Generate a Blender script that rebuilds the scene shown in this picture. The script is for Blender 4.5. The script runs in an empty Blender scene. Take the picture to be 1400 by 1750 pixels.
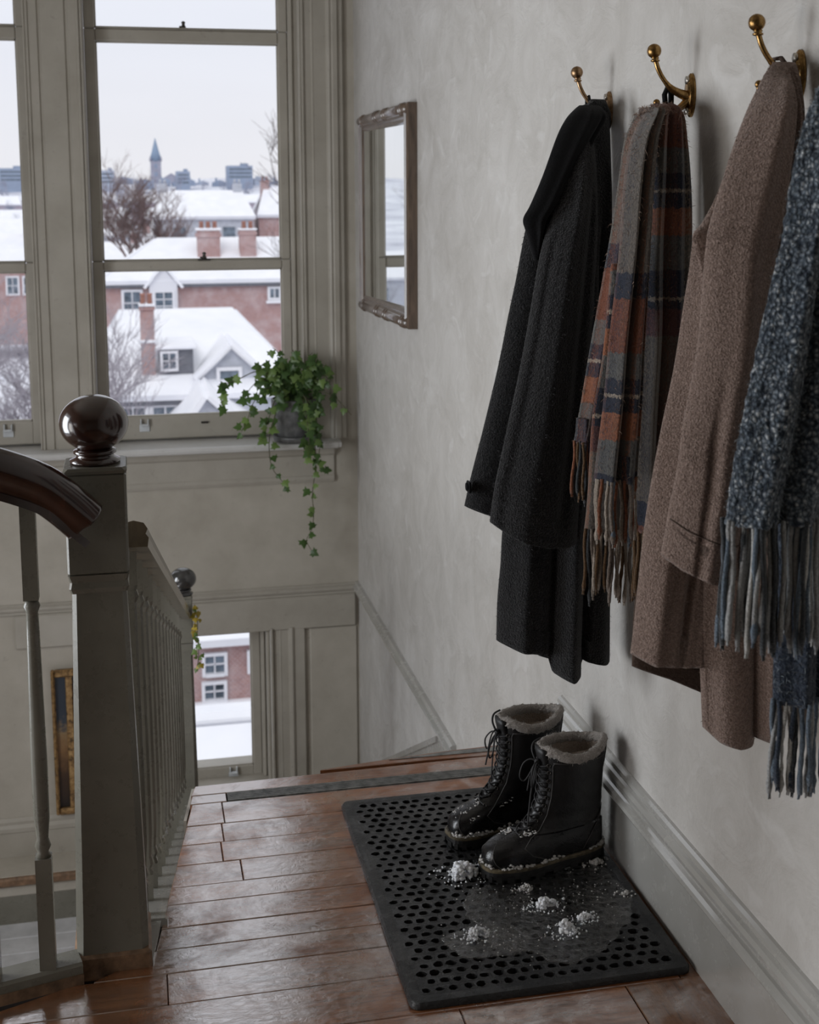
import bpy, bmesh, math, random
from mathutils import Vector, Matrix, noise

S = bpy.context.scene
COL = S.collection
R = random.Random(11)
PI = math.pi

# ------------------------------------------------------------------ camera
def make_camera():
    yaw, pitch, roll = math.radians(12.05), math.radians(8.09), math.radians(0.23)
    fwd = Vector((math.sin(yaw)*math.cos(pitch), math.cos(yaw)*math.cos(pitch), -math.sin(pitch)))
    rt = Vector((math.cos(yaw), -math.sin(yaw), 0))
    dn = fwd.cross(rt)
    c, s = math.cos(roll), math.sin(roll)
    r2 = rt*c + dn*s
    d2 = -rt*s + dn*c
    cd = bpy.data.cameras.new('camera')
    cam = bpy.data.objects.new('camera', cd)
    COL.objects.link(cam)
    m = Matrix((r2, -d2, -fwd)).transposed().to_4x4()
    m.translation = Vector((0, 0, 1.5))
    cam.matrix_world = m
    cd.sensor_width = 36
    cd.lens = 2210/1750*36
    cd.shift_y = (648.5-875)/1750
    cd.clip_start = 0.05
    cd.clip_end = 3000
    cd.dof.use_dof = True
    cd.dof.focus_distance = 2.62
    cd.dof.aperture_fstop = 7.5
    S.camera = cam
make_camera()

# ------------------------------------------------------------------ light
S.view_settings.view_transform = 'Standard'
S.view_settings.look = 'None'
S.view_settings.gamma = 1
S.view_settings.use_curve_mapping = False
S.view_settings.exposure = 0.0

def make_world():
    w = bpy.data.worlds.new('overcast_sky')
    S.world = w
    w.use_nodes = True
    nt = w.node_tree
    nt.nodes.clear()
    out = nt.nodes.new('ShaderNodeOutputWorld')
    bg = nt.nodes.new('ShaderNodeBackground')
    tc = nt.nodes.new('ShaderNodeTexCoord')
    sep = nt.nodes.new('ShaderNodeSeparateXYZ')
    rp = nt.nodes.new('ShaderNodeValToRGB')
    rp.color_ramp.elements[0].position = 0.0
    rp.color_ramp.elements[0].color = (0.88, 0.86, 0.90, 1)
    rp.color_ramp.elements[1].position = 0.6
    rp.color_ramp.elements[1].color = (0.93, 0.94, 1.0, 1)
    e = rp.color_ramp.elements.new(0.12)
    e.color = (0.82, 0.83, 0.91, 1)
    nz = nt.nodes.new('ShaderNodeTexNoise')
    nz.inputs['Scale'].default_value = 2.2
    nz.inputs['Detail'].default_value = 4
    mp = nt.nodes.new('ShaderNodeMapping')
    mp.inputs['Scale'].default_value = (1, 1, 5)
    mx = nt.nodes.new('ShaderNodeMix')
    mx.data_type = 'RGBA'
    mx.blend_type = 'MULTIPLY'
    mx.inputs[0].default_value = 0.16
    nt.links.new(tc.outputs['Generated'], mp.inputs[0])
    nt.links.new(mp.outputs[0], nz.inputs['Vector'])
    nt.links.new(tc.outputs['Generated'], sep.inputs[0])
    nt.links.new(sep.outputs['Z'], rp.inputs[0])
    nt.links.new(rp.outputs[0], mx.inputs[6])
    nt.links.new(nz.outputs[0], mx.inputs[7])
    nt.links.new(mx.outputs[2], bg.inputs[0])
    bg.inputs[1].default_value = 1.15
    nt.links.new(bg.outputs[0], out.inputs[0])
make_world()

def area_light(name, loc, target, sx, sy, power, color):
    d = bpy.data.lights.new(name, 'AREA')
    d.shape = 'RECTANGLE'
    d.size, d.size_y, d.energy, d.color = sx, sy, power, color
    o = bpy.data.objects.new(name, d)
    COL.objects.link(o)
    o.location = loc
    v = Vector(target)-Vector(loc)
    o.rotation_euler = v.to_track_quat('-Z', 'Y').to_euler()
    return o
# added daylight lamp for an assumed window in the left wall (outside the frame), then an added fill lamp
area_light('stair_fill', (-2.9, 3.35, 0.85), (1.0, 3.6, 0.3), 1.4, 2.4, 112, (0.90, 0.95, 1.0))
area_light('landing_fill', (-2.9, 1.7, 0.65), (1.0, 2.1, 0.2), 1.2, 1.5, 28, (1.0, 0.97, 0.93))  # fill added to brighten coats and near wall; no known window here
def sun():
    d = bpy.data.lights.new('snow_fill_sun', 'SUN')  # added sun under the overcast sky, lifts outdoor snow and facades
    d.energy = 0.75
    d.angle = math.radians(30)
    d.color = (1.0, 0.97, 0.95)
    o = bpy.data.objects.new('snow_fill_sun', d)
    COL.objects.link(o)
    o.rotation_euler = Vector((0.35, 0.8, -0.75)).to_track_quat('-Z', 'Y').to_euler()
sun()

# ------------------------------------------------------------------ materials
class N:
    def __init__(self, name):
        self.m = bpy.data.materials.new(name)
        self.m.use_nodes = True
        self.t = self.m.node_tree
        self.b = self.t.nodes['Principled BSDF']
        self.out = self.t.nodes['Material Output']
    def node(self, k): return self.t.nodes.new(k)
    def link(self, a, b): self.t.links.new(a, b)
    def put(self, sock, v):
        if hasattr(v, 'is_linked'): self.link(v, sock)
        elif isinstance(v, tuple) and len(v) == 3 and sock.type == 'RGBA': sock.default_value = (*v, 1)
        else: sock.default_value = v
    def coord(self, kind='Object', scale=None):
        c = self.node('ShaderNodeTexCoord').outputs[kind]
        if scale is None: return c
        mp = self.node('ShaderNodeMapping')
        mp.inputs['Scale'].default_value = scale
        self.link(c, mp.inputs[0])
        return mp.outputs[0]
    def noise(self, vec, scale, detail=4, rough=0.5, dist=0.0):
        n = self.node('ShaderNodeTexNoise')
        self.link(vec, n.inputs['Vector'])
        n.inputs['Scale'].default_value = scale
        n.inputs['Detail'].default_value = detail
        n.inputs['Roughness'].default_value = rough
        n.inputs['Distortion'].default_value = dist
        return n.outputs[0]
    def voronoi(self, vec, scale, feature='F1', out='Distance'):
        n = self.node('ShaderNodeTexVoronoi')
        n.feature = feature
        self.link(vec, n.inputs['Vector'])
        n.inputs['Scale'].default_value = scale
        return n.outputs[out]
    def ramp(self, fac, stops, interp='LINEAR'):
        n = self.node('ShaderNodeValToRGB')
        cr = n.color_ramp
        cr.interpolation = interp
        while len(cr.elements) < len(stops): cr.elements.new(0.5)
        for e, (p, c) in zip(cr.elements, stops):
            e.position = p
            e.color = (*c, 1) if isinstance(c, tuple) else (c, c, c, 1)
        self.put(n.inputs[0], fac)
        return n.outputs[0]
    def mix(self, fac, a, b, mode='MIX'):
        n = self.node('ShaderNodeMix')
        n.data_type = 'RGBA'
        n.blend_type = mode
        self.put(n.inputs[0], fac)
        self.put(n.inputs[6], a)
        self.put(n.inputs[7], b)
        return n.outputs[2]
    def math(self, op, a, b=0.5):
        n = self.node('ShaderNodeMath')
        n.operation = op
        self.put(n.inputs[0], a)
        self.put(n.inputs[1], b)
        return n.outputs[0]
    def bump(self, h, strength=0.3, dist=0.01, prev=None):
        n = self.node('ShaderNodeBump')
        n.inputs['Strength'].default_value = strength
        n.inputs['Distance'].default_value = dist
        self.link(h, n.inputs['Height'])
        if prev is not None: self.link(prev, n.inputs['Normal'])
        self.link(n.outputs[0], self.b.inputs['Normal'])
        return n.outputs[0]
    def set(self, **k):
        names = dict(color='Base Color', rough='Roughness', metal='Metallic', spec='Specular IOR Level', sheen='Sheen Weight',
                     sheen_rough='Sheen Roughness', coat='Coat Weight', coat_rough='Coat Roughness', trans='Transmission Weight', alpha='Alpha',
                     ior='IOR', sss='Subsurface Weight')
        for a, v in k.items(): self.put(self.b.inputs[names[a]], v)
        return self
    def rnd(self): return self.node('ShaderNodeObjectInfo').outputs['Random']

MAT = {}
def simple(name, color, rough=0.6, metal=0.0, var=0.12, scale=18, bump=0.1, coat=0.0, spec=0.5):
    n = N(name)
    v = n.coord()
    z = n.noise(v, scale, 5, 0.6)
    c2 = tuple(c*(1-var*2.2) for c in color)
    c1 = tuple(min(1, c*(1+var)) for c in color)
    n.set(color=n.ramp(z, [(0.3, c2), (0.7, c1)]), rough=rough, metal=metal, coat=coat, coat_rough=0.1, spec=spec)
    if bump: n.bump(z, bump, 0.004)
    MAT[name] = n.m
    return n.m

def plaster():
    n = N('plaster')
    v = n.coord()
    big = n.noise(v, 1.3, 4, 0.55)
    st = n.noise(n.coord('Object', (1, 0.9, 1.0)), 5, 7, 0.66, 0.9)
    fine = n.noise(v, 26, 6, 0.6)
    sp = n.noise(n.coord('Object', (1, 0.7, 1.0)), 9, 4, 0.55, 1.4)
    c = n.ramp(big, [(0.3, (0.37, 0.345, 0.315)), (0.7, (0.49, 0.47, 0.445))])
    c = n.mix(0.34, c, n.ramp(st, [(0.32, (0.32, 0.30, 0.275)), (0.66, (0.56, 0.545, 0.525))]))
    c = n.mix(n.ramp(sp, [(0.60, 0.0), (0.72, 0.35)]), c, (0.60, 0.59, 0.575))
    n.set(color=c, rough=n.ramp(st, [(0.3, 0.72), (0.7, 0.5)]), spec=0.35)
    b = n.bump(st, 0.32, 0.025)
    b = n.bump(n.ramp(sp, [(0.45, 0.0), (0.62, 1.0)]), 0.22, 0.012, b)
    n.bump(fine, 0.25, 0.006, b)
    MAT['plaster'] = n.m
plaster()

def paint(name, a, b, rough, dirt=(0.10, 0.085, 0.065)):
    n = N(name)
    v = n.coord()
    z = n.noise(v, 5, 6, 0.6)
    w = n.noise(v, 22, 6, 0.7)
    c = n.ramp(z, [(0.3, a), (0.7, b)])
    c = n.mix(n.ramp(w, [(0.62, 0.0), (0.78, 0.4)]), c, dirt)
    n.set(color=c, rough=n.ramp(w, [(0.3, rough), (0.8, rough+0.2)]), spec=0.5)
    n.bump(w, 0.12, 0.003)
    MAT[name] = n.m
paint('window_paint', (0.34, 0.313, 0.266), (0.415, 0.385, 0.335), 0.30)
paint('wall_paint', (0.36, 0.328, 0.275), (0.455, 0.42, 0.362), 0.5)
paint('rail_paint', (0.135, 0.127, 0.102), (0.195, 0.185, 0.153), 0.22, (0.06, 0.04, 0.022))
paint('skirting_paint', (0.35, 0.34, 0.315), (0.41, 0.40, 0.38), 0.16, (0.27, 0.26, 0.24))
MAT['skirting_paint'].node_tree.nodes['Principled BSDF'].inputs['Coat Weight'].default_value = 1.0
MAT['skirting_paint'].node_tree.nodes['Principled BSDF'].inputs['Coat Roughness'].default_value = 0.10
MAT['skirting_paint'].node_tree.nodes['Principled BSDF'].inputs['Coat IOR'].default_value = 1.8
paint('sill_paint', (0.50, 0.49, 0.47), (0.60, 0.59, 0.58), 0.3)

def planks(name, dark, mid, light, wet=True, along='X'):
    n = N(name)
    rnd = n.rnd()
    sc = (1.2, 14, 14) if along == 'X' else (14, 1.2, 14)
    g = n.node('ShaderNodeCombineXYZ')
    n.put(g.inputs[0], n.math('MULTIPLY', rnd, 37.0))
    n.put(g.inputs[1], n.math('MULTIPLY', rnd, 91.0))
    add = n.node('ShaderNodeVectorMath')
    n.link(n.coord('Object', sc), add.inputs[0])
    n.link(g.outputs[0], add.inputs[1])
    gv = add.outputs[0]
    z = n.noise(gv, 2.6, 8, 0.65, 0.8)
    fine = n.noise(gv, 11, 5, 0.7)
    v = n.coord()
    blot = n.noise(v, 7, 6, 0.65)
    c = n.ramp(z, [(0.28, dark), (0.5, mid), (0.75, light)])
    c = n.mix(n.ramp(fine, [(0.54, 0.0), (0.68, 0.85)]), c, tuple(x*0.35 for x in dark))
    c = n.mix(n.math('MULTIPLY', rnd, 0.35), c, tuple(x*0.6 for x in mid))
    c = n.mix(n.ramp(blot, [(0.52, 0.0), (0.75, 0.55)]), c, tuple(x*0.5 for x in dark))
    if wet:
        wn = n.noise(v, 5.5, 7, 0.68, 0.5)
        sx = n.node('ShaderNodeSeparateXYZ')
        n.link(v, sx.inputs[0])
        # the boards are wettest by the stairs, drier towards the right-hand wall
        wm = n.math('ADD', wn, n.math('MULTIPLY', n.math('SUBTRACT', sx.outputs[0], 0.36), 0.22))
        r = n.ramp(wm, [(0.36, 0.16), (0.58, 0.36)])
        n.set(color=c, rough=r, spec=0.45, coat=n.ramp(wm, [(0.40, 1.0), (0.66, 0.10)]), coat_rough=0.075)
        n.b.inputs['Coat IOR'].default_value = 5.2
        h = n.noise(n.coord('Object', (1, 1.6, 1)), 42, 6, 0.7, 1.2)
        b = n.bump(h, 0.28, 0.006)
        b = n.bump(fine, 0.35, 0.003, b)
        nd = n.t.nodes.new('ShaderNodeBump')
        nd.inputs['Strength'].default_value = 0.085
        nd.inputs['Distance'].default_value = 0.005
        n.link(h, nd.inputs['Height'])
        n.link(nd.outputs[0], n.b.inputs['Coat Normal'])
    else:
        n.set(color=c, rough=0.4)
        n.bump(fine, 0.2, 0.003)
    MAT[name] = n.m
planks('oak_planks', (0.10, 0.032, 0.011), (0.26, 0.092, 0.032), (0.41, 0.17, 0.065))
planks('border_planks', (0.085, 0.032, 0.013), (0.19, 0.078, 0.03), (0.28, 0.13, 0.055), along='Y')
simple('pale_step', (0.55, 0.55, 0.56), 0.25, var=0.1, scale=9)  # pale tone stands in for a bright wet reflection on the hall boards
simple('worn_wood', (0.22, 0.13, 0.075), 0.4, var=0.3, scale=30)
simple('dark_strip', (0.19, 0.19, 0.18), 0.35, var=0.3, scale=40)
simple('subfloor', (0.03, 0.02, 0.014), 0.8)

def polished(name, a, b, rough):
    n = N(name)
    z = n.noise(n.coord('Object', (6, 6, 1)), 6, 7, 0.6, 1.0)
    n.set(color=n.ramp(z, [(0.3, a), (0.7, b)]), rough=rough, coat=0.7, coat_rough=0.12, spec=0.5)
    n.bump(z, 0.06, 0.002)
    MAT[name] = n.m
polished('mahogany', (0.016, 0.007, 0.005), (0.046, 0.018, 0.012), 0.18)
polished('frame_wood', (0.045, 0.028, 0.018), (0.15, 0.10, 0.068), 0.36)
polished('rail_wood', (0.11, 0.085, 0.055), (0.20, 0.155, 0.10), 0.30)
polished('black_knob', (0.02, 0.019, 0.018), (0.045, 0.043, 0.042), 0.2)

def brass(name, a, b, rough):
    n = N(name)
    z = n.noise(n.coord(), 90, 5, 0.6)
    n.set(color=n.ramp(z, [(0.35, a), (0.65, b)]), metal=1.0, rough=n.ramp(z, [(0.3, rough+0.12), (0.7, rough)]))
    n.bump(z, 0.08, 0.001)
    MAT[name] = n.m
brass('brass', (0.19, 0.105, 0.036), (0.40, 0.25, 0.10), 0.22)
brass('dull_brass', (0.20, 0.12, 0.06), (0.42, 0.28, 0.17), 0.3)
brass('steel_screw', (0.4, 0.38, 0.34), (0.62, 0.58, 0.52), 0.3)
brass('dark_metal', (0.05, 0.045, 0.04), (0.12, 0.11, 0.10), 0.4)
simple('nickel_lift', (0.60, 0.62, 0.64), 0.3, var=0.08)

def pane_mat():
    n = N('window_glass')
    tr = n.node('ShaderNodeBsdfTransparent')
    tr.inputs[0].default_value = (0.975, 0.985, 0.985, 1)
    gl = n.node('ShaderNodeBsdfGlossy')
    gl.inputs['Roughness'].default_value = 0.02
    fr = n.node('ShaderNodeFresnel')
    fr.inputs['IOR'].default_value = 1.35
    mx = n.node('ShaderNodeMixShader')
    n.link(n.math('MULTIPLY', fr.outputs[0], n.math('SUBTRACT', 1.0, n.node('ShaderNodeNewGeometry').outputs['Backfacing'])), mx.inputs[0])
    n.link(tr.outputs[0], mx.inputs[1])
    n.link(gl.outputs[0], mx.inputs[2])
    n.link(mx.outputs[0], n.out.inputs[0])
    MAT['window_glass'] = n.m
pane_mat()

def water_mat():
    n = N('meltwater')
    tr = n.node('ShaderNodeBsdfTransparent')
    tr.inputs[0].default_value = (0.90, 0.89, 0.88, 1)
    gl = n.node('ShaderNodeBsdfGlossy')
    gl.inputs['Roughness'].default_value = 0.06
    fr = n.node('ShaderNodeFresnel')
    fr.inputs['IOR'].default_value = 1.85
    bp = n.node('ShaderNodeBump')
    bp.inputs['Strength'].default_value = 0.8
    bp.inputs['Distance'].default_value = 0.004
    n.link(n.noise(n.coord(), 75, 5, 0.65, 0.8), bp.inputs['Height'])
    n.link(bp.outputs[0], gl.inputs['Normal'])
    n.link(bp.outputs[0], fr.inputs['Normal'])
    mx = n.node('ShaderNodeMixShader')
    n.link(n.math('MULTIPLY', fr.outputs[0], n.math('SUBTRACT', 1.0, n.node('ShaderNodeNewGeometry').outputs['Backfacing'])), mx.inputs[0])
    n.link(tr.outputs[0], mx.inputs[1])
    n.link(gl.outputs[0], mx.inputs[2])
    n.link(mx.outputs[0], n.out.inputs[0])
    MAT['meltwater'] = n.m
water_mat()

def mirror_mat():
    n = N('mirror_silver')
    z = n.noise(n.coord(), 3, 3)
    n.set(color=n.ramp(z, [(0.3, (0.80, 0.83, 0.83)), (0.7, (0.88, 0.90, 0.90))]), metal=1.0, rough=0.025)
    MAT['mirror_silver'] = n.m
mirror_mat()

def wool(name, dark, mid, light, scale, bump, sheen=0.35, bscale=None):
    n = N(name)
    v = n.coord()
    f = n.noise(v, scale, 4, 0.7, 0.8)
    big = n.noise(v, 9, 3)
    c = n.ramp(f, [(0.3, dark), (0.5, mid), (0.72, light)])
    c = n.mix(n.ramp(big, [(0.3, 0.0), (0.7, 0.3)]), c, mid)
    n.set(color=c, rough=0.95, spec=0.12, sheen=sheen, sheen_rough=0.45)
    b = n.bump(n.noise(v, bscale or scale*0.8, 4, 0.65, 1.2), bump, 0.01)
    n.bump(n.voronoi(v, scale*1.1), bump*0.6, 0.006, b)
    MAT[name] = n.m
wool('black_wool', (0.006, 0.006, 0.0065), (0.0125, 0.0122, 0.013), (0.040, 0.039, 0.042), 230, 0.75, 0.18)
wool('black_facing', (0.005, 0.005, 0.005), (0.009, 0.009, 0.010), (0.014, 0.0135, 0.014), 300, 0.2, 0.06)
wool('tan_wool', (0.11, 0.074, 0.060), (0.225, 0.160, 0.132), (0.40, 0.305, 0.262), 260, 0.55, 0.25)
wool('tan_lining', (0.05, 0.034, 0.027), (0.085, 0.06, 0.048), (0.12, 0.085, 0.07), 200, 0.3, 0.1)
def boucle():
    n = N('blue_boucle')
    v = n.coord()
    wv = n.node('ShaderNodeVectorMath')
    wv.operation = 'ADD'
    nz = n.node('ShaderNodeTexNoise')
    nz.inputs['Scale'].default_value = 60
    n.link(v, nz.inputs['Vector'])
    sc = n.node('ShaderNodeVectorMath')
    sc.operation = 'SCALE'
    sc.inputs['Scale'].default_value = 0.010
    n.link(nz.outputs[1], sc.inputs[0])
    n.link(v, wv.inputs[0])
    n.link(sc.outputs[0], wv.inputs[1])
    d = n.voronoi(wv.outputs[0], 175)
    pick = n.voronoi(wv.outputs[0], 175, out='Color')
    sp = n.node('ShaderNodeSeparateColor')
    n.link(pick, sp.inputs[0])
    c = n.ramp(d, [(0.12, (0.27, 0.315, 0.36)), (0.40, (0.095, 0.122, 0.15)), (0.72, (0.018, 0.025, 0.036))])
    c2 = n.ramp(d, [(0.12, (0.66, 0.69, 0.69)), (0.44, (0.20, 0.23, 0.26)), (0.74, (0.020, 0.027, 0.038))])
    c = n.mix(n.ramp(sp.outputs[0], [(0.62, 0.0), (0.75, 1.0)]), c, c2)
    c = n.mix(n.ramp(n.noise(v, 9, 3), [(0.35, 0.0), (0.7, 0.35)]), c, (0.035, 0.05, 0.075))
    n.set(color=c, rough=0.95, spec=0.12, sheen=0.35, sheen_rough=0.45)
    inv = n.math('SUBTRACT', 1.0, d)
    b = n.bump(inv, 0.7, 0.006)
    n.bump(n.noise(v, 260, 4, 0.7), 0.5, 0.005, b)
    MAT['blue_boucle'] = n.m
boucle()
wool('navy_boucle', (0.009, 0.012, 0.020), (0.030, 0.040, 0.060), (0.10, 0.12, 0.15), 140, 0.7, 0.2)

def tartan():
    n = N('tartan_wool')
    uv = n.coord('UV')
    sep = n.node('ShaderNodeSeparateXYZ')
    n.link(uv, sep.inputs[0])
    wob = n.noise(n.coord(), 160, 3, 0.6)
    wob = n.math('MULTIPLY', n.math('SUBTRACT', wob, 0.5), 0.02)
    u = n.math('FRACT', n.math('ADD', n.math('MULTIPLY', sep.outputs[0], 1.5), wob))
    v = n.math('FRACT', n.math('ADD', sep.outputs[1], wob))
    taupe, navy, rust = (0.13, 0.112, 0.095), (0.018, 0.023, 0.040), (0.175, 0.060, 0.034)
    orange, grey, cream, black = (0.26, 0.098, 0.050), (0.115, 0.115, 0.11), (0.34, 0.29, 0.235), (0.016, 0.014, 0.016)
    plum = (0.10, 0.045, 0.045)
    weft = [(0.0, taupe), (0.34, navy), (0.40, rust), (0.52, grey), (0.58, navy), (0.615, cream), (0.623, navy), (0.66, orange), (0.72, grey),
            (0.80, navy), (0.86, cream), (0.868, navy), (0.89, plum), (0.95, taupe)]
    warp = [(0.0, grey), (0.10, rust), (0.18, plum), (0.26, navy), (0.36, black), (0.46, cream), (0.56, taupe), (0.64, orange), (0.70, black), (0.80, navy), (0.90, taupe)]
    a = n.ramp(v, weft, 'CONSTANT')
    b = n.ramp(u, warp, 'CONSTANT')
    tw = n.noise(n.coord('Object', (1, 1, 0.45)), 420, 2, 0.5)
    c = n.mix(n.ramp(tw, [(0.34, 0.0), (0.70, 0.75)]), a, b)
    f = n.noise(n.coord(), 260, 3, 0.7)
    c = n.mix(0.5, c, n.ramp(f, [(0.3, 0.25), (0.75, 1.0)]), 'MULTIPLY')
    c = n.mix(0.35, c, c, 'ADD')
    n.set(color=c, rough=0.95, spec=0.1, sheen=0.3, sheen_rough=0.5)
    bb = n.bump(n.noise(n.coord(), 210, 4, 0.7, 1.0), 0.6, 0.008)
    n.bump(f, 0.3, 0.004, bb)
    MAT['tartan_wool'] = n.m
tartan()
for nm, c in dict(yarn_cream=(0.36, 0.31, 0.26), yarn_taupe=(0.20, 0.165, 0.14), yarn_rust=(0.22, 0.085, 0.045), yarn_brown=(0.12, 0.07, 0.035), yarn_navy=(0.03, 0.04, 0.06),
                  yarn_grey=(0.32, 0.325, 0.325), yarn_slate=(0.125, 0.16, 0.20), yarn_charcoal=(0.045, 0.05, 0.055), yarn_pale=(0.48, 0.48, 0.46)).items():
    wool(nm, tuple(x*0.5 for x in c), c, tuple(min(1, x*1.5) for x in c), 300, 0.5, 0.3)
simple('fibre_dark', (0.075, 0.073, 0.078), 0.9, bump=0)
simple('fibre_tan', (0.27, 0.20, 0.165), 0.9, bump=0)
simple('fibre_blue', (0.20, 0.23, 0.25), 0.9, bump=0)
simple('fibre_warm', (0.30, 0.21, 0.16), 0.9, bump=0)

def leather():
    n = N('boot_leather')
    v = n.coord()
    w = n.noise(v, 16, 5, 0.6)
    c = n.ramp(n.noise(v, 30, 5, 0.6), [(0.35, (0.0045, 0.004, 0.0045)), (0.7, (0.011, 0.010, 0.010))])
    sep = n.node('ShaderNodeSeparateXYZ')
    n.link(n.coord(), sep.inputs[0])
    low = n.ramp(sep.outputs[2], [(0.0, 0.0), (0.10, 0.02), (0.15, 0.26)])
    n.set(color=c, rough=n.math('ADD', low, n.ramp(w, [(0.38, 0.13), (0.62, 0.34)])), spec=0.5)
    b = n.bump(n.voronoi(v, 420), 0.10, 0.002)
    n.bump(n.noise(v, 60, 5, 0.6), 0.25, 0.004, b)
    MAT['boot_leather'] = n.m
leather()
simple('boot_rubber', (0.017, 0.016, 0.0155), 0.42, var=0.3, scale=60)
simple('boot_welt', (0.115, 0.09, 0.052), 0.45, var=0.4, scale=60)
simple('boot_lace', (0.018, 0.017, 0.018), 0.7, bump=0)
simple('boot_stitch', (0.05, 0.045, 0.042), 0.6, bump=0)
wool('shearling', (0.27, 0.235, 0.21), (0.48, 0.43, 0.39), (0.66, 0.61, 0.57), 330, 0.8, 0.3)
wool('lining', (0.22, 0.175, 0.14), (0.36, 0.29, 0.235), (0.46, 0.38, 0.32), 260, 0.5, 0.2)

def rubber():
    n = N('mat_rubber')
    v = n.coord()
    g = n.noise(v, 320, 4, 0.7)
    w = n.noise(v, 14, 5, 0.6)
    n.set(coat=n.ramp(w, [(0.45, 0.2), (0.55, 0.0)]), coat_rough=0.12, color=n.ramp(g, [(0.35, (0.005, 0.0053, 0.006)), (0.75, (0.016, 0.0165, 0.018))]), rough=n.ramp(w, [(0.38, 0.17), (0.62, 0.42)]), spec=0.5)
    bb = n.bump(n.noise(v, 90, 3, 0.5), 0.5, 0.006)
    n.bump(g, 0.5, 0.004, bb)
    MAT['mat_rubber'] = n.m
rubber()

def snow(name, c, sss=0.15):
    n = N(name)
    v = n.coord()
    n.set(color=c, rough=0.65, spec=0.4, sss=sss)
    n.b.inputs['Subsurface Radius'].default_value = (0.01, 0.012, 0.015)
    n.bump(n.noise(v, 260, 5, 0.7), 0.6, 0.004)
    MAT[name] = n.m
snow('fresh_snow', (0.86, 0.87, 0.90))
snow('slush', (0.50, 0.48, 0.46))

def leaf_mat(name, a, b):
    n = N(name)
    z = n.noise(n.coord(), 40, 4)
    r = n.rnd()
    c = n.mix(r, n.ramp(z, [(0.3, a), (0.7, b)]), tuple(x*1.35 for x in b))
    n.set(color=c, rough=0.38, spec=0.45)
    tl = n.node('ShaderNodeBsdfTranslucent')
    n.put(tl.inputs[0], n.mix(0.5, c, (0.14, 0.26, 0.03)))
    mx = n.node('ShaderNodeMixShader')
    mx.inputs[0].default_value = 0.34
    n.link(n.b.outputs[0], mx.inputs[1])
    n.link(tl.outputs[0], mx.inputs[2])
    n.link(mx.outputs[0], n.out.inputs[0])
    MAT[name] = n.m
leaf_mat('ivy_leaf', (0.024, 0.056, 0.016), (0.058, 0.112, 0.032))
leaf_mat('ivy_leaf_pale', (0.07, 0.13, 0.035), (0.16, 0.24, 0.07))
leaf_mat('yellow_leaf', (0.22, 0.15, 0.02), (0.42, 0.30, 0.04))
simple('ivy_stem', (0.075, 0.075, 0.035), 0.6, bump=0)
simple('grey_pot', (0.135, 0.135, 0.135), 0.5, var=0.25, scale=25)
simple('soil', (0.03, 0.02, 0.013), 0.9, var=0.4, scale=80)
simple('terracotta', (0.30, 0.15, 0.07), 0.6)
def gilt():
    n = N('worn_gilt')
    z = n.noise(n.coord(), 45, 6, 0.7)
    n.set(color=n.ramp(z, [(0.35, (0.05, 0.03, 0.015)), (0.5, (0.28, 0.16, 0.06)), (0.7, (0.50, 0.33, 0.15))]), rough=0.42, metal=0.35)
    n.bump(z, 0.5, 0.006)
    MAT['worn_gilt'] = n.m
gilt()
def painting():
    n = N('dark_painting')
    sep = n.node('ShaderNodeSeparateXYZ')
    n.link(n.coord('Generated'), sep.inputs[0])
    z = n.noise(n.coord(), 14, 6, 0.7)
    t = n.math('ADD', sep.outputs[2], n.math('MULTIPLY', n.math('SUBTRACT', z, 0.5), 0.35))
    c = n.ramp(t, [(0.0, (0.012, 0.008, 0.006)), (0.28, (0.05, 0.025, 0.012)), (0.45, (0.19, 0.10, 0.04)), (0.6, (0.24, 0.16, 0.08)), (0.66, (0.03, 0.04, 0.055)), (1.0, (0.02, 0.028, 0.042))])
    n.set(color=c, rough=0.35)
    MAT['dark_painting'] = n.m
painting()

# outside
def brick_mat():
    n = N('red_brick')
    br = n.node('ShaderNodeTexBrick')
    mp = n.node('ShaderNodeMapping')
    mp.inputs['Rotation'].default_value = (PI/2, 0, 0)
    n.link(n.coord(), mp.inputs[0])
    n.link(mp.outputs[0], br.inputs['Vector'])
    br.inputs['Color1'].default_value = (0.40, 0.225, 0.205, 1)
    br.inputs['Color2'].default_value = (0.31, 0.17, 0.165, 1)
    br.inputs['Mortar'].default_value = (0.52, 0.45, 0.45, 1)
    br.inputs['Scale'].default_value = 4.5
    z = n.noise(n.coord(), 0.9, 6, 0.7)
    c = n.mix(n.ramp(z, [(0.44, 0.0), (0.68, 0.6)]), br.outputs[0], (0.58, 0.50, 0.51))
    n.set(color=c, rough=0.9, spec=0.2)
    MAT['red_brick'] = n.m
brick_mat()
n_ = N('roof_snow')
n_.set(color=n_.ramp(n_.noise(n_.coord(), 0.8, 5, 0.6), [(0.3, (0.82, 0.83, 0.88)), (0.7, (0.91, 0.91, 0.94))]), rough=0.8, spec=0.2)
MAT['roof_snow'] = n_.m
simple('slate_tiles', (0.16, 0.165, 0.19), 0.8, scale=3, bump=0)
simple('white_joinery', (0.78, 0.78, 0.82), 0.6, var=0.05, bump=0)
simple('pale_render', (0.50, 0.52, 0.58), 0.8, var=0.1, scale=3, bump=0)
simple('house_glass', (0.16, 0.20, 0.25), 0.15, var=0.3, scale=2, bump=0)
simple('chimney_clay', (0.42, 0.20, 0.15), 0.8, bump=0)
simple('bark', (0.145, 0.115, 0.115), 0.9, bump=0)
simple('bark_warm', (0.235, 0.165, 0.155), 0.9, bump=0)
simple('bark_frost', (0.42, 0.39, 0.43), 0.9, bump=0)
simple('mist_blue', (0.32, 0.38, 0.50), 0.95, var=0.12, scale=0.1, bump=0)  # this and the next: distance haze put into the base colour
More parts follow.
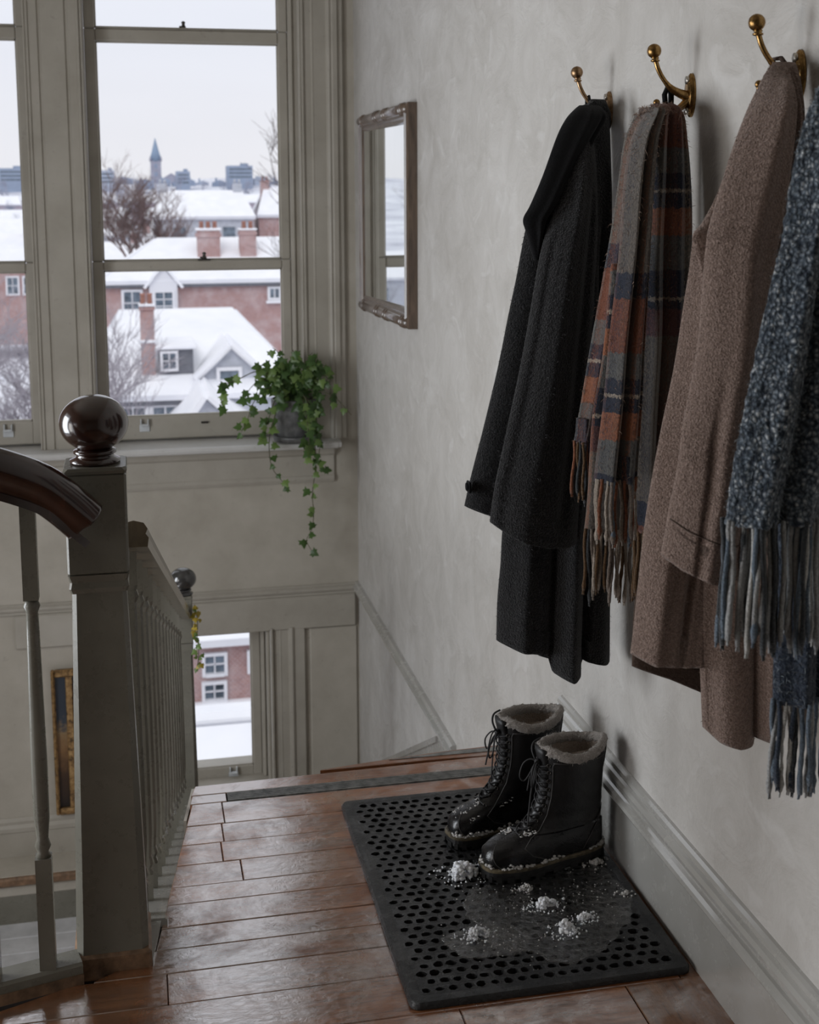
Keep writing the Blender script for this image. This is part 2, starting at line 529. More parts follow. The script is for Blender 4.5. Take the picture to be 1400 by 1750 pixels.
simple('mist_pale', (0.44, 0.49, 0.60), 0.95, var=0.14, scale=0.1, bump=0)
simple('hazy_slate', (0.26, 0.34, 0.46), 0.9, var=0.06, scale=0.5, bump=0)  # slate with bluish distance haze mixed into its colour
simple('bark_mist', (0.40, 0.42, 0.52), 0.9, bump=0)  # bark colour paled and blued to paint in distance haze
simple('misty_brick', (0.43, 0.38, 0.44), 0.9, scale=0.3, var=0.1, bump=0)  # brick colour paled to paint in distance haze
simple('hazy_stone', (0.36, 0.36, 0.44), 0.9, var=0.1, scale=0.5, bump=0)  # stone with distance haze mixed into its colour
def terrain_mat():
    n = N('snowy_ground')
    z = n.noise(n.coord(), 0.06, 8, 0.75)
    c = n.ramp(z, [(0.40, (0.84, 0.85, 0.90)), (0.55, (0.62, 0.63, 0.70)), (0.66, (0.36, 0.36, 0.43))])
    n.set(color=c, rough=0.9, spec=0.1)
    MAT['snowy_ground'] = n.m
terrain_mat()
# ------------------------------------------------------------------ mesh helpers
class MB:
    def __init__(self): self.v, self.f, self.uv, self.s = [], [], {}, []
    def add(self, vs, fs, smooth=False, uvs=None):
        o = len(self.v)
        self.v += [tuple(p) for p in vs]
        for k, f in enumerate(fs):
            if uvs: self.uv[len(self.f)] = [uvs[i] for i in f]
            self.f.append(tuple(i+o for i in f))
            self.s.append(smooth)
        return self
    def box(self, x0, x1, y0, y1, z0, z1, ch=0.0, mat=None):
        if ch <= 0:
            vs = [(x, y, z) for z in (z0, z1) for y in (y0, y1) for x in (x0, x1)]
            fs = [(0, 2, 3, 1), (4, 5, 7, 6), (0, 1, 5, 4), (2, 6, 7, 3), (0, 4, 6, 2), (1, 3, 7, 5)]
        else:
            ch = min(ch, (x1-x0)*0.45, (y1-y0)*0.45, (z1-z0)*0.45)
            bm = bmesh.new()
            bmesh.ops.create_cube(bm, size=1)
            for p in bm.verts: p.co = Vector(((x0+x1)/2+p.co.x*(x1-x0), (y0+y1)/2+p.co.y*(y1-y0), (z0+z1)/2+p.co.z*(z1-z0)))
            bmesh.ops.bevel(bm, geom=bm.edges[:], offset=ch, segments=1, affect='EDGES', profile=0.5)
            bm.verts.index_update()
            vs = [p.co.copy() for p in bm.verts]
            fs = [tuple(p.index for p in f.verts) for f in bm.faces]
            bm.free()
        if mat is not None: vs = [mat @ Vector(p) for p in vs]
        return self.add(vs, fs)
    def prism(self, poly, axis, a, b):
        """poly: 2D points; axis 'X': (y,z), 'Y': (x,z), 'Z': (x,y); extruded from a to b"""
        def P(p, t):
            return {'X': (t, p[0], p[1]), 'Y': (p[0], t, p[1]), 'Z': (p[0], p[1], t)}[axis]
        n = len(poly)
        vs = [P(p, a) for p in poly]+[P(p, b) for p in poly]
        fs = [tuple(range(n))[::-1], tuple(range(n, 2*n))]+[(i, (i+1) % n, n+(i+1) % n, n+i) for i in range(n)]
        return self.add(vs, fs)
    def rings(self, rs, smooth=True, cap0=True, cap1=True, uv=None):
        n = len(rs[0])
        vs = [p for r in rs for p in r]
        fs = []
        for k in range(len(rs)-1):
            for i in range(n):
                j = (i+1) % n
                fs.append((k*n+i, k*n+j, (k+1)*n+j, (k+1)*n+i))
        if cap0: fs.append(tuple(range(n))[::-1])
        if cap1: fs.append(tuple((len(rs)-1)*n+i for i in range(n)))
        return self.add(vs, fs, smooth, uv)
    def tube(self, path, rad, n=8, cap=True):
        P = [Vector(p) for p in path]
        rr = rad if isinstance(rad, (list, tuple)) else [rad]*len(P)
        up = Vector((0, 0, 1))
        rs = []
        prev = None
        for k, p in enumerate(P):
            d = (P[min(k+1, len(P)-1)]-P[max(k-1, 0)])
            d = d.normalized() if d.length > 1e-9 else Vector((0, 0, 1))
            if prev is None:
                a = d.cross(up)
                if a.length < 1e-3: a = d.cross(Vector((1, 0, 0)))
            else: a = prev-d*prev.dot(d)
            a.normalize()
            prev = a
            b = d.cross(a)
            rs.append([p+(a*math.cos(t*2*PI/n)+b*math.sin(t*2*PI/n))*rr[k] for t in range(n)])
        return self.rings(rs, True, cap, cap)
    def lathe(self, prof, c=(0, 0, 0), n=24, sx=1, sy=1, axis='Z', cap0=True):
        rs = []
        for r, h in prof:
            ring = []
            for t in range(n):
                a = 2*PI*t/n
                x, y = r*math.cos(a)*sx, r*math.sin(a)*sy
                q = {'Z': (x, y, h), 'X': (h, x, y), 'Y': (y, h, x)}[axis]
                ring.append((c[0]+q[0], c[1]+q[1], c[2]+q[2]))
            rs.append(ring)
        return self.rings(rs, True, cap0)
    def ball(self, c, r, n=20, m=12, sz=1.0):
        return self.lathe([(r*math.sin(PI*(0.02+0.96*k/m)), -r*sz*math.cos(PI*(0.02+0.96*k/m))) for k in range(m+1)], c, n)
    def ico(self, c, r, sub=1, amp=0.0, fr=30.0, sq=(1, 1, 1)):
        bm = bmesh.new()
        bmesh.ops.create_icosphere(bm, subdivisions=sub, radius=1)
        vs = []
        for p in bm.verts:
            k = 1+amp*noise.noise(Vector(c)*fr*3+p.co*2.1)*2
            vs.append((c[0]+p.co.x*r*k*sq[0], c[1]+p.co.y*r*k*sq[1], c[2]+p.co.z*r*k*sq[2]))
        fs = [tuple(q.index for q in f.verts) for f in bm.faces]
        bm.free()
        return self.add(vs, fs, True)
    def mapped(self, M):
        self.v = [tuple(M @ Vector(p)) for p in self.v]
        return self
    def build(self, name, mat, parent=None, smooth_all=None, sharp=None):
        me = bpy.data.meshes.new(name)
        off = WL.get(parent.name, Vector()) if parent else Vector()
        me.from_pydata([(p[0]-off.x, p[1]-off.y, p[2]-off.z) for p in self.v], [], self.f)
        me.polygons.foreach_set('use_smooth', [bool(x) if smooth_all is None else smooth_all for x in self.s])
        if self.uv:
            ul = me.uv_layers.new(name='UVMap')
            for pi, uvs in self.uv.items():
                for li, u in zip(me.polygons[pi].loop_indices, uvs): ul.data[li].uv = u
        bm = bmesh.new()
        bm.from_mesh(me)
        bmesh.ops.recalc_face_normals(bm, faces=bm.faces[:])
        bm.to_mesh(me)
        bm.free()
        if sharp: me.set_sharp_from_angle(angle=math.radians(sharp))
        me.materials.append(MAT[mat])
        o = bpy.data.objects.new(name, me)
        COL.objects.link(o)
        if parent:
            o.parent = parent
            WL[o.name] = off
        else: WL[o.name] = Vector()
        return o
WL = {}
def tag(o, label=None, cat=None, group=None, kind=None):
    if label: o['label'] = label
    if cat: o['category'] = cat
    if group: o['group'] = group
    if kind: o['kind'] = kind
    return o
def thing(name, label, cat, loc, group=None):
    o = bpy.data.objects.new(name, None)
    o.empty_display_size = 0.1
    COL.objects.link(o)
    o.location = loc
    WL[o.name] = Vector(loc)
    return tag(o, label, cat, group)
def struct(o): return tag(o, kind='structure')
def dup(root, loc, label=None):
    r = root.copy()
    COL.objects.link(r)
    r.location = loc
    if label: r['label'] = label
    for ch in root.children:
        c = ch.copy()
        COL.objects.link(c)
        c.parent = r
        for g in ch.children:
            d = g.copy()
            COL.objects.link(d)
            d.parent = c
    return r
def lerp(a, b, t): return a+(b-a)*t
def sstep(a, b, x):
    t = max(0, min(1, (x-a)/(b-a)))
    return t*t*(3-2*t)
def interp(tab, x):
    if x <= tab[0][0]: return tab[0][1]
    for (a, p), (b, q) in zip(tab, tab[1:]):
        if x <= b: return lerp(p, q, (x-a)/(b-a) if b > a else 0)
    return tab[-1][1]
def crom(rows, t):
    """Catmull-Rom through rows (tuples), t in 0..1"""
    n = len(rows)-1
    x = t*n
    i = min(int(x), n-1)
    f = x-i
    p0, p1, p2, p3 = rows[max(i-1, 0)], rows[i], rows[i+1], rows[min(i+2, n)]
    return tuple(0.5*((2*b)+(c-a)*f+(2*a-5*b+4*c-d)*f*f+(3*b-a-3*c+d)*f*f*f) for a, b, c, d in zip(p0, p1, p2, p3))
def extrude_profile(mb, prof, axis, a, b): return mb.prism(prof, axis, a, b)
# ------------------------------------------------------------------ room shell
W, D = 1.048, 6.14
ZT = 3.2
def room():
    m = MB().box(W, W+0.12, -1.6, D+0.3, -2.1, ZT)
    struct(m.build('wall_right', 'plaster'))
    b = MB()
    y0, y1 = D, D+0.24
    WA, WB, WC = (-0.20, 0.80, 0.30, 3.12), (-1.43, -0.43, 0.30, 3.12), (-0.10, 0.66, -1.42, -0.62)
    b.box(0.80, W, y0, y1, -2.1, ZT)
    b.box(-0.43, -0.20, y0, y1, 0.30, 3.12)
    b.box(-2.5, -1.43, y0, y1, -2.1, ZT)
    b.box(-1.43, 0.80, y0, y1, 3.12, ZT)
    b.box(-1.43, 0.80, y0, y1, -0.62, 0.30)
    b.box(-1.43, -0.10, y0, y1, -2.1, -0.62)
    b.box(0.66, 0.80, y0, y1, -2.1, -0.62)
    b.box(-0.10, 0.66, y0, y1, -2.1, -1.42)
    wb = struct(b.build('wall_back', 'wall_paint'))
    # moulded frieze panel over the lower window and wall panel right of it
    f = MB().box(-0.60, 1.03, D-0.022, D, -0.615, -0.452, 0.006)
    f.build('frieze_panel', 'window_paint', wb)
    MB().box(0.80, 1.035, D-0.010, D, -1.66, -0.62, 0.004).build('wall_panel', 'wall_paint', wb)
    MB().box(-2.6, -0.24, D-0.01, D, -0.40, 0.115, 0.004).build('wall_panel', 'wall_paint', wb)
    L = MB()
    x0, x1 = -2.5, -2.4
    L.box(x0, x1, -1.6, 0.9, -2.1, ZT)
    L.box(x0, x1, 2.35, 2.55, -2.1, ZT)
    L.box(x0, x1, 0.9, 2.35, -2.1, -0.2)  # made-up opening for the added fill lamp behind it
    L.box(x0, x1, 0.9, 2.35, 1.6, ZT)
    L.box(x0, x1, 4.0, D, -2.1, ZT)  # unseen far jamb set to keep lamp light off the mullion
    L.box(x0, x1, 2.55, 4.0, -2.1, -0.5)  # opening assumed in this unseen wall to let the added daylight lamp through
    L.box(x0, x1, 2.55, 4.0, 2.3, ZT)
    struct(L.build('wall_left', 'wall_paint'))
    struct(MB().box(-2.5, W+0.12, -1.7, -1.6, -2.1, ZT).build('wall_front', 'rail_paint'))  # unseen wall, painted dark to cut light bouncing back
    struct(MB().box(-2.5, W+0.12, -1.7, D+0.3, ZT, ZT+0.1).build('ceiling', 'wall_paint'))
room()

# ------------------------------------------------------------------ floor of the landing, plank by plank
def left_edge(y):
    return -1.2 if y < 2.37 else (-0.10 if y < 2.435 else -0.005+(y-2.435)*0.1605)
def floor():
    sub = MB()
    poly = [(-1.3, -1.5), (W, -1.5), (W, 3.225), (0.118, 3.205), (0.095, 3.05), (0.0, 2.455), (-0.14, 2.45), (-0.30, 2.385), (-1.3, 2.17)]
    sub.prism(poly, 'Z', -0.24, -0.021)
    fl = struct(sub.build('floor', 'subfloor'))
    r = random.Random(5)
    def plank(poly, mat='oak_planks', z=0.0):
        # slightly chamfered board with its own height
        z += r.uniform(-0.0012, 0.0)
        cx, cy = sum(p[0] for p in poly)/len(poly), sum(p[1] for p in poly)/len(poly)
        n = len(poly)
        def off(g):
            out = []
            for x, y in poly:
                dx, dy = x-cx, y-cy
                out.append((x-math.copysign(g, dx), y-math.copysign(g, dy)))
            return out
        a, b = off(0.0007), off(0.0022)
        vs = [(x, y, z-0.02) for x, y in a]+[(x, y, z-0.0016) for x, y in a]+[(x, y, z) for x, y in b]
        fs = [tuple(range(2*n, 3*n)), tuple(range(n))[::-1]]
        for k in (0, 1):
            for i in range(n):
                j = (i+1) % n
                fs.append((k*n+i, k*n+j, (k+1)*n+j, (k+1)*n+i))
        return MB().add(vs, fs).build('plank', mat, fl)
    ys = [-0.3, 0.05, 0.4, 0.72, 0.98, 1.2, 1.40, 1.58, 1.74, 1.88, 2.02, 2.155, 2.282, 2.383, 2.465, 2.542, 2.63, 2.70, 2.793, 2.885, 2.976, 3.087]
    joints = {20: [0.174], 19: [0.166], 18: [0.158], 17: [0.196], 12: [0.02], 10: [0.55], 9: [0.1], 8: [-0.3]}
    for k in range(len(ys)-1):
        a, b = ys[k], ys[k+1]
        xe = 0.992 if a > 2.1 else 0.878
        if b <= 2.39:
            l0, l1 = -1.2, -1.2
            if b > 2.2: l0, l1 = (-0.95, -0.48) if b < 2.3 else (-0.40, -0.16)
        else:
            l0, l1 = left_edge(a) if a > 2.4 else -0.12, left_edge(b)
        cuts = [None]+joints.get(k, [])+[xe]
        for c0, c1 in zip(cuts, cuts[1:]):
            if c0 is None: plank([(l0, a), (c1, a), (c1, b), (l1, b)])
            else: plank([(c0, a), (c1, a), (c1, b), (c0, b)])
    for a, b in ((2.155, 3.087),): plank([(0.992, a), (1.034, a), (1.034, b), (0.992, b)], 'border_planks')
    for a, b in ((1.3, 2.155), (0.0, 1.3)): plank([(0.878, a), (1.034, a), (1.034, b), (0.878, b)], 'border_planks')
    # nosing boards with ribbed dark strips set in
    plank([(0.10, 3.137), (1.04, 3.137), (1.04, 3.205), (0.112, 3.190)], 'oak_planks')
    plank([(0.44, 3.212), (1.04, 3.206), (1.04, 3.268), (0.80, 3.258), (0.60, 3.238)], 'oak_planks')
    s = MB().box(0.19, 1.04, 3.089, 3.135, -0.02, -0.003)
    for i in range(6):
        y = 3.091+i*0.0076
        s.box(0.19, 1.04, y, y+0.0045, -0.003, 0.0012)
    s.build('nosing_strip', 'dark_strip', fl)
    s = MB().prism([(0.63, 3.232), (1.04, 3.224), (1.04, 3.250), (0.82, 3.250)], 'Z', -0.01, 0.0015)
    s.build('nosing_strip', 'dark_strip', fl)
    plank([(0.095, 3.089), (0.188, 3.089), (0.188, 3.135), (0.102, 3.135)])
    # painted edge of the slab
    MB().prism([(0.085, 3.05), (0.112, 3.21), (W, 3.232), (W, 3.238), (0.105, 3.222), (0.078, 3.05)], 'Z', -0.24, -0.022).build('edge_board', 'window_paint', fl)
    # lower landing and the hall below it
    MB().box(-2.4, W, 5.93, D, -1.75, -1.65, 0.006).build('lower_landing', 'wall_paint', fl)
    MB().box(-2.4, 0.12, 5.905, 5.935, -1.69, -1.648, 0.008).build('landing_nosing', 'worn_wood', fl)
    MB().box(-2.4, 0.12, 5.935, 5.95, -1.9, -1.69).build('riser', 'rail_paint', fl)
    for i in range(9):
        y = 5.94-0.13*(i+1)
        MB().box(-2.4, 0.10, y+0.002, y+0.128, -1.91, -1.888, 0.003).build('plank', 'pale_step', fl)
    MB().box(-2.4, 0.1, 2.6, 4.75, -2.0, -1.9).build('hall_floor', 'oak_planks', fl)
floor()

# ------------------------------------------------------------------ stairs going down to the lower landing
def staircase():
    st = thing('staircase', 'wooden stairs going down from the landing edge to the lower window', 'stairs', (0.6, 3.3, -0.2))
    for k in range(8):
        y = 3.24+k*0.335
        z = -0.183*(k+1)
        x0 = 0.21 if k < 8 else 0.1
        MB().box(x0, W-0.002, y-0.02, y+0.335, z-0.03, z, 0.006).build('tread', 'oak_planks', st)
        MB().box(x0, W-0.002, y+0.30, y+0.315, z-0.183, z-0.03).build('riser', 'wall_paint', st)
staircase()

# ------------------------------------------------------------------ mouldings
def mouldings():
    def bead(o, z0, z1):   # chair-rail profile (protrusion, z)
        h = z1-z0
        return [(0, z0), (0.010, z0), (0.013, z0+h*0.12), (0.009, z0+h*0.24), (0.016, z0+h*0.34), (0.022, z0+h*0.52), (0.022, z0+h*0.66), (0.013, z0+h*0.76), (0.016, z0+h*0.9), (0.010, z1), (0, z1)]
    # baseboard of the right wall
    p = [(0, 0), (0.018, 0), (0.018, 0.144), (0.0225, 0.146), (0.0225, 0.150), (0.030, 0.153), (0.034, 0.160), (0.032, 0.168), (0.025, 0.173), (0.019, 0.176), (0.022, 0.184), (0.0225, 0.192), (0.018, 0.200), (0.012, 0.204), (0.0145, 0.210), (0.012, 0.217), (0.006, 0.222), (0, 0.224)]
    MB_ = MB().prism([(W-a, z) for a, z in p], 'Y', -1.6, 3.035)
    struct(MB_.build('baseboard_right', 'skirting_paint'))
    struct(MB().prism([(W-a*1.5, z) for a, z in bead(0, -0.455, -0.395)], 'Y', 4.15, D).build('trim_1', 'skirting_paint'))
    struct(MB().prism([(D-a, z) for a, z in bead(0, -0.452, -0.398)], 'X', -2.4, W).build('trim_2', 'window_paint'))
    # skirt board of the stair on the right wall
    q = [(4.37, -0.452), (5.80, -1.212), (6.13, -1.40), (6.13, -1.66), (5.7, -1.66), (4.05, -0.77), (4.05, -0.47)]
    s = MB().prism(q, 'X', W-0.014, W)
    s.prism([(4.37, -0.452), (6.13, -1.388), (6.13, -1.412), (4.37, -0.476)], 'X', W-0.024, W-0.014)
    struct(s.build('trim_3', 'skirting_paint'))
    # baseboard of the back wall at the foot of the stairs
    b = [(0, -1.65), (0.016, -1.65), (0.016, -1.53), (0.022, -1.525), (0.022, -1.505), (0.012, -1.49), (0.014, -1.475), (0.006, -1.458), (0, -1.456)]
    struct(MB().prism([(D-a, z) for a, z in b], 'X', -2.4, 0.78).build('baseboard_back', 'window_paint'))
mouldings()

# ------------------------------------------------------------------ sash windows
def sash_window(n, x0, x1, zs, gl0, gl1, frame, yw=D+0.10):
    """x0..x1 opening, gl0..gl1 glass, zs list of (glass z0, z1)"""
    z0, z1 = frame
    k_ = (yw+0.015)/D
    gl0, gl1 = gl0*k_, gl1*k_
    zs = [(1.5+(a-1.5)*k_, 1.5+(b-1.5)*k_, c*k_, d*k_) for a, b, c, d in zs]
    f = MB()
    f.box(x0, gl0-0.052, D+0.07, D+0.22, z0, z1, 0.003)
    f.box(gl1+0.045, x1, D+0.07, D+0.22, z0, z1, 0.003)
    f.box(x0, x0+0.006, D-0.012, D+0.08, z0, z1)
    f.box(x1-0.006, x1, D-0.012, D+0.08, z0, z1)
    for x in (x0+0.004, x1-0.012):
        f.box(x, x+0.008, D-0.016, D+0.075, z0, z1, 0.002)
    f.box(gl1+0.052, gl1+0.062, D+0.06, D+0.09, z0, z1, 0.002)
    f.box(x0, x1, D+0.07, D+0.22, z1-0.03, z1)
    f.box(x0, x1, D+0.145, D+0.26, z0-0.03, z0+0.03)
    w = f.build('window_%d' % n, 'window_paint')
    struct(w)
    for k, (a, b, rail0, rail1) in enumerate(zs):
        y = yw + (0.0 if k % 2 == 0 else 0.012)
        s = MB()
        s.box(gl0-0.05, gl0, y, y+0.042, a-rail0, b+rail1, 0.004)
        s.box(gl1, gl1+0.044, y, y+0.042, a-rail0, b+rail1, 0.004)
        s.box(gl0-0.001, gl1+0.001, y+0.001, y+0.041, a-rail0, a, 0.004)
        s.box(gl0-0.001, gl1+0.001, y-0.004, y+0.041, b, b+rail1, 0.006)
        for x in (gl0, gl1-0.006): s.box(x, x+0.006, y+0.010, y+0.03, a, b)
        for z in (a, b-0.006): s.box(gl0, gl1, y+0.010, y+0.03, z, z+0.006)
        so = s.build('sash', 'window_paint', w)
        MB().box(gl0-0.004, gl1+0.004, y+0.022, y+0.026, a-0.004, b+0.004).build('glass_pane', 'window_glass', so)
        if rail1 > 0.035:
            c = (gl0+gl1)/2+0.05*(1 if k == 0 else -0.35)
            zz = b+rail1
            l = MB().box(c-0.030, c+0.030, y-0.002, y+0.026, zz, zz+0.007, 0.002)
            l.lathe([(0.011, 0), (0.012, 0.012), (0.008, 0.016), (0.007, 0.024), (0.010, 0.030), (0.005, 0.036)], (c, y+0.010, zz+0.004), 10)
            l.box(c-0.020, c+0.006, y+0.004, y+0.014, zz+0.010, zz+0.018, 0.002)
            l.build('sash_lock', 'dark_metal', so)
    return w
def lift(parent, x, y, z, h=0.062, w=0.048):
    m = MB().box(x-w/2, x+w/2, y-0.006, y, z, z+h*0.55, 0.002)
    m.box(x-w*0.42, x+w*0.42, y-0.024, y-0.004, z+h*0.45, z+h*0.62, 0.003)
    m.box(x-w*0.42, x-w*0.28, y-0.020, y, z+h*0.5, z+h, 0.003)
    m.box(x+w*0.28, x+w*0.42, y-0.020, y, z+h*0.5, z+h, 0.003)
    m.build('sash_lift', 'nickel_lift', parent)
def windows():
    zs = [(0.475, 1.162, 0.108, 0.042), (1.207, 2.196, 0.003, 0.056), (2.255, 3.06, 0.003, 0.03)]
    w1 = sash_window(1, -0.20, 0.80, zs, -0.130, 0.692, (0.33, 3.12))
    w2 = sash_window(2, -1.43, -0.43, zs, -1.29, -0.474, (0.33, 3.12))
    w3 = sash_window(3, -0.10, 0.66, [(-1.298, -0.50, 0.075, 0.04)], -0.03, 0.508, (-1.40, -0.45))
    for w, x, z in ((w1, 0.032, 0.384), (w2, -0.595, 0.384), (w3, 0.415, -1.41)):
        lift(w.children[0], x, D+0.10, z)
    m = MB().box(0.30, 0.335, D+0.09, D+0.10, 0.414, 0.423, 0.002)
    m.build('sash_latch', 'dark_metal', w1.children[0])
    # lower window: second bead and lining
    m = MB().box(0.585, 0.60, D-0.0, D+0.07, -1.40, -0.62, 0.003)
    m.build('stop_bead', 'window_paint', w3)
    # casings
    def casing(pts, name, z0, z1, mat='window_paint', par=None):
        m = MB().prism([(x, D-a) for x, a in pts]+[(pts[-1][0], D+0.004), (pts[0][0], D+0.004)], 'Z', z0, z1)
        return m.build(name, mat, par)
    c = [(0.796, 0.012), (0.800, 0.022), (0.806, 0.022), (0.812, 0.012), (0.843, 0.012), (0.850, 0.020), (0.856, 0.018), (0.912, 0.018), (0.918, 0.027), (0.928, 0.031), (0.938, 0.027), (0.944, 0.032), (0.964, 0.032), (0.972, 0.022), (0.990, 0.02), (0.998, 0.008)]
    casing(c, 'casing', 0.335, 3.2, par=w1)
    mu = [(-0.432, 0.012), (-0.428, 0.020), (-0.422, 0.020), (-0.417, 0.012), (-0.382, 0.012), (-0.377, 0.004), (-0.370, 0.004), (-0.366, 0.012), (-0.264, 0.012), (-0.259, 0.004), (-0.252, 0.004), (-0.247, 0.012), (-0.214, 0.012), (-0.209, 0.022), (-0.202, 0.022), (-0.198, 0.012)]
    casing(mu, 'mullion', 0.335, 3.2, par=w1)
    lc = [(0.60, 0.012), (0.604, 0.030), (0.612, 0.030), (0.617, 0.014), (0.69, 0.014), (0.697, 0.030), (0.708, 0.033), (0.714, 0.030), (0.720, 0.022), (0.770, 0.02), (0.776, 0.004)]
    casing(lc, 'casing', -1.40, -0.60, par=w3)
    casing([(-0.20, 0.004), (-0.194, 0.02), (-0.12, 0.02), (-0.10, 0.03), (-0.094, 0.012)], 'casing', -1.40, -0.60, par=w3)
    # stool and apron
    prof = [(D+0.20, 0.302), (6.035, 0.302), (6.024, 0.308), (6.018, 0.320), (6.024, 0.331), (6.036, 0.336), (D+0.20, 0.336)]
    s = MB().prism(prof, 'X', -1.55, 0.935)
    s.prism([(6.05, 0.302), (6.028, 0.310), (6.026, 0.328), (6.05, 0.336), (D, 0.336), (D, 0.302)], 'X', 0.935, 0.952)
    s.build('window_sill', 'sill_paint', w1)
    ap = [(D, 0.12), (D-0.012, 0.12), (D-0.018, 0.135), (D-0.016, 0.15), (D-0.012, 0.155), (D-0.012, 0.25), (D-0.026, 0.262), (D-0.032, 0.285), (D-0.040, 0.302), (D, 0.302)]
    MB().prism(ap, 'X', -1.5, 0.93).build('apron', 'window_paint', w1)
    prof3 = [(D+0.20, -1.43), (6.06, -1.43), (6.045, -1.415), (6.06, -1.398), (D+0.20, -1.398)]
    MB().prism(prof3, 'X', -0.25, 0.80).build('window_sill', 'window_paint', w3)
windows()

# ------------------------------------------------------------------ balustrade
def newel(name, label, c, z0, ztop, wtop, wbot, ball_r, ball_mat, blockh):
    t = thing(name, label, 'newel post', (c[0], c[1], z0))
    x, y = c
    def sq(h, z, ch): 
        k = h-ch
        return [(x-h, y-k, z), (x-h, y+k, z), (x-k, y+h, z), (x+k, y+h, z), (x+h, y+k, z), (x+h, y-k, z), (x+k, y-h, z), (x-k, y-h, z)]
    zb = ztop-blockh
    m = MB()
    m.rings([sq(wbot/2, z0+0.035, 0.012), sq(wbot/2*0.995, z0+0.10, 0.014), sq(wtop*0.445, zb-0.035, 0.008)], False)
    m.build('shaft', 'rail_paint', t)
    MB().rings([sq(wtop*0.46, zb-0.036, 0.004), sq(wtop*0.49, zb-0.026, 0.004), sq(wtop*0.47, zb-0.014, 0.004), sq(wtop*0.5, zb, 0.003)], False).build('collar', 'rail_paint', t)
    MB().box(x-wtop/2, x+wtop/2, y-wtop/2, y+wtop/2, zb, ztop-0.012, 0.004).build('block', 'rail_paint', t)
    MB().rings([sq(wtop*0.5, ztop-0.012, 0.003), sq(wtop*0.52, ztop-0.006, 0.004), sq(wtop*0.50, ztop, 0.008)], False).build('cap', 'rail_paint', t)
    MB().box(x-wbot/2-0.006, x+wbot/2+0.006, y-wbot/2-0.006, y+wbot/2+0.006, z0-0.02, z0+0.036, 0.006).build('plinth', 'worn_wood', t)
    r = ball_r
    k = MB().lathe([(r*0.72, ztop), (r*0.74, ztop+r*0.10), (r*0.56, ztop+r*0.18), (r*0.52, ztop+r*0.26), (r*0.62, ztop+r*0.30), (r*0.62, ztop+r*0.38), (r*0.50, ztop+r*0.44)], (x, y, 0), 28)
    k.ball((x, y, ztop+r*1.18), r, 32, 18, 0.84)
    k.build('ball_finial', ball_mat, t)
    return t
def baluster(par, x, y, z0, z1, w, turned, m4=None):
    h = z1-z0
    if turned:
        b = MB()
        q = w/2
        def sq(k, z): return [(x-k, y-k, z), (x+k, y-k, z), (x+k, y+k, z), (x-k, y+k, z)]
        b.rings([sq(q, z0), sq(q, z0+h*0.245)], False)
        b.lathe([(q*0.98, z0+h*0.245), (q*0.66, z0+h*0.255), (q*1.02, z0+h*0.268), (q*0.72, z0+h*0.285), (q*0.98, z0+h*0.33), (q*1.02, z0+h*0.45), (q*0.80, z0+h*0.72), (q*0.74, z0+h*0.765), (q*1.04, z0+h*0.778), (q*0.74, z0+h*0.79)], (x, y, 0), 16)
        b.rings([sq(q*0.92, z0+h*0.792), sq(q*0.92, z1)], False)
    else:
        q = w/2
        def sq(k, z): return [(x-k, y-k, z), (x+k, y-k, z), (x+k, y+k, z), (x-k, y+k, z)]
        b = MB()
        b.rings([sq(q*0.92, z0), sq(q*0.92, z0+h*0.10)], False)
        def oc(k, z):
            c = k*0.62
            return [(x-k, y-c, z), (x-c, y-k, z), (x+c, y-k, z), (x+k, y-c, z), (x+k, y+c, z), (x+c, y+k, z), (x-c, y+k, z), (x-k, y+c, z)]
        b.rings([oc(q*1.0, z0+h*0.10), oc(q*0.72, z0+h*0.115), oc(q*1.0, z0+h*0.13), oc(q*0.78, z0+h*0.15), oc(q*0.98, z0+h*0.22), oc(q*0.96, z0+h*0.40), oc(q*0.74, z0+h*0.86), oc(q*1.0, z0+h*0.875), oc(q*0.78, z0+h*0.89), oc(q*0.94, z0+h*0.905)], False)
        b.rings([sq(q*0.92, z0+h*0.905), sq(q*0.92, z1)], False)
    return b.build('baluster', 'rail_paint', par)
def sweep(mb, path, prof, smooth=True):
    """prof: (side, up) points; path keeps the section upright"""
    P = [Vector(p) for p in path]
    rs = []
    for k, p in enumerate(P):
        d = (P[min(k+1, len(P)-1)]-P[max(k-1, 0)]).normalized()
        s = d.cross(Vector((0, 0, 1))).normalized()
        u = s.cross(d).normalized()
        rs.append([p+s*a+u*b for a, b in prof])
    return mb.rings(rs, smooth)
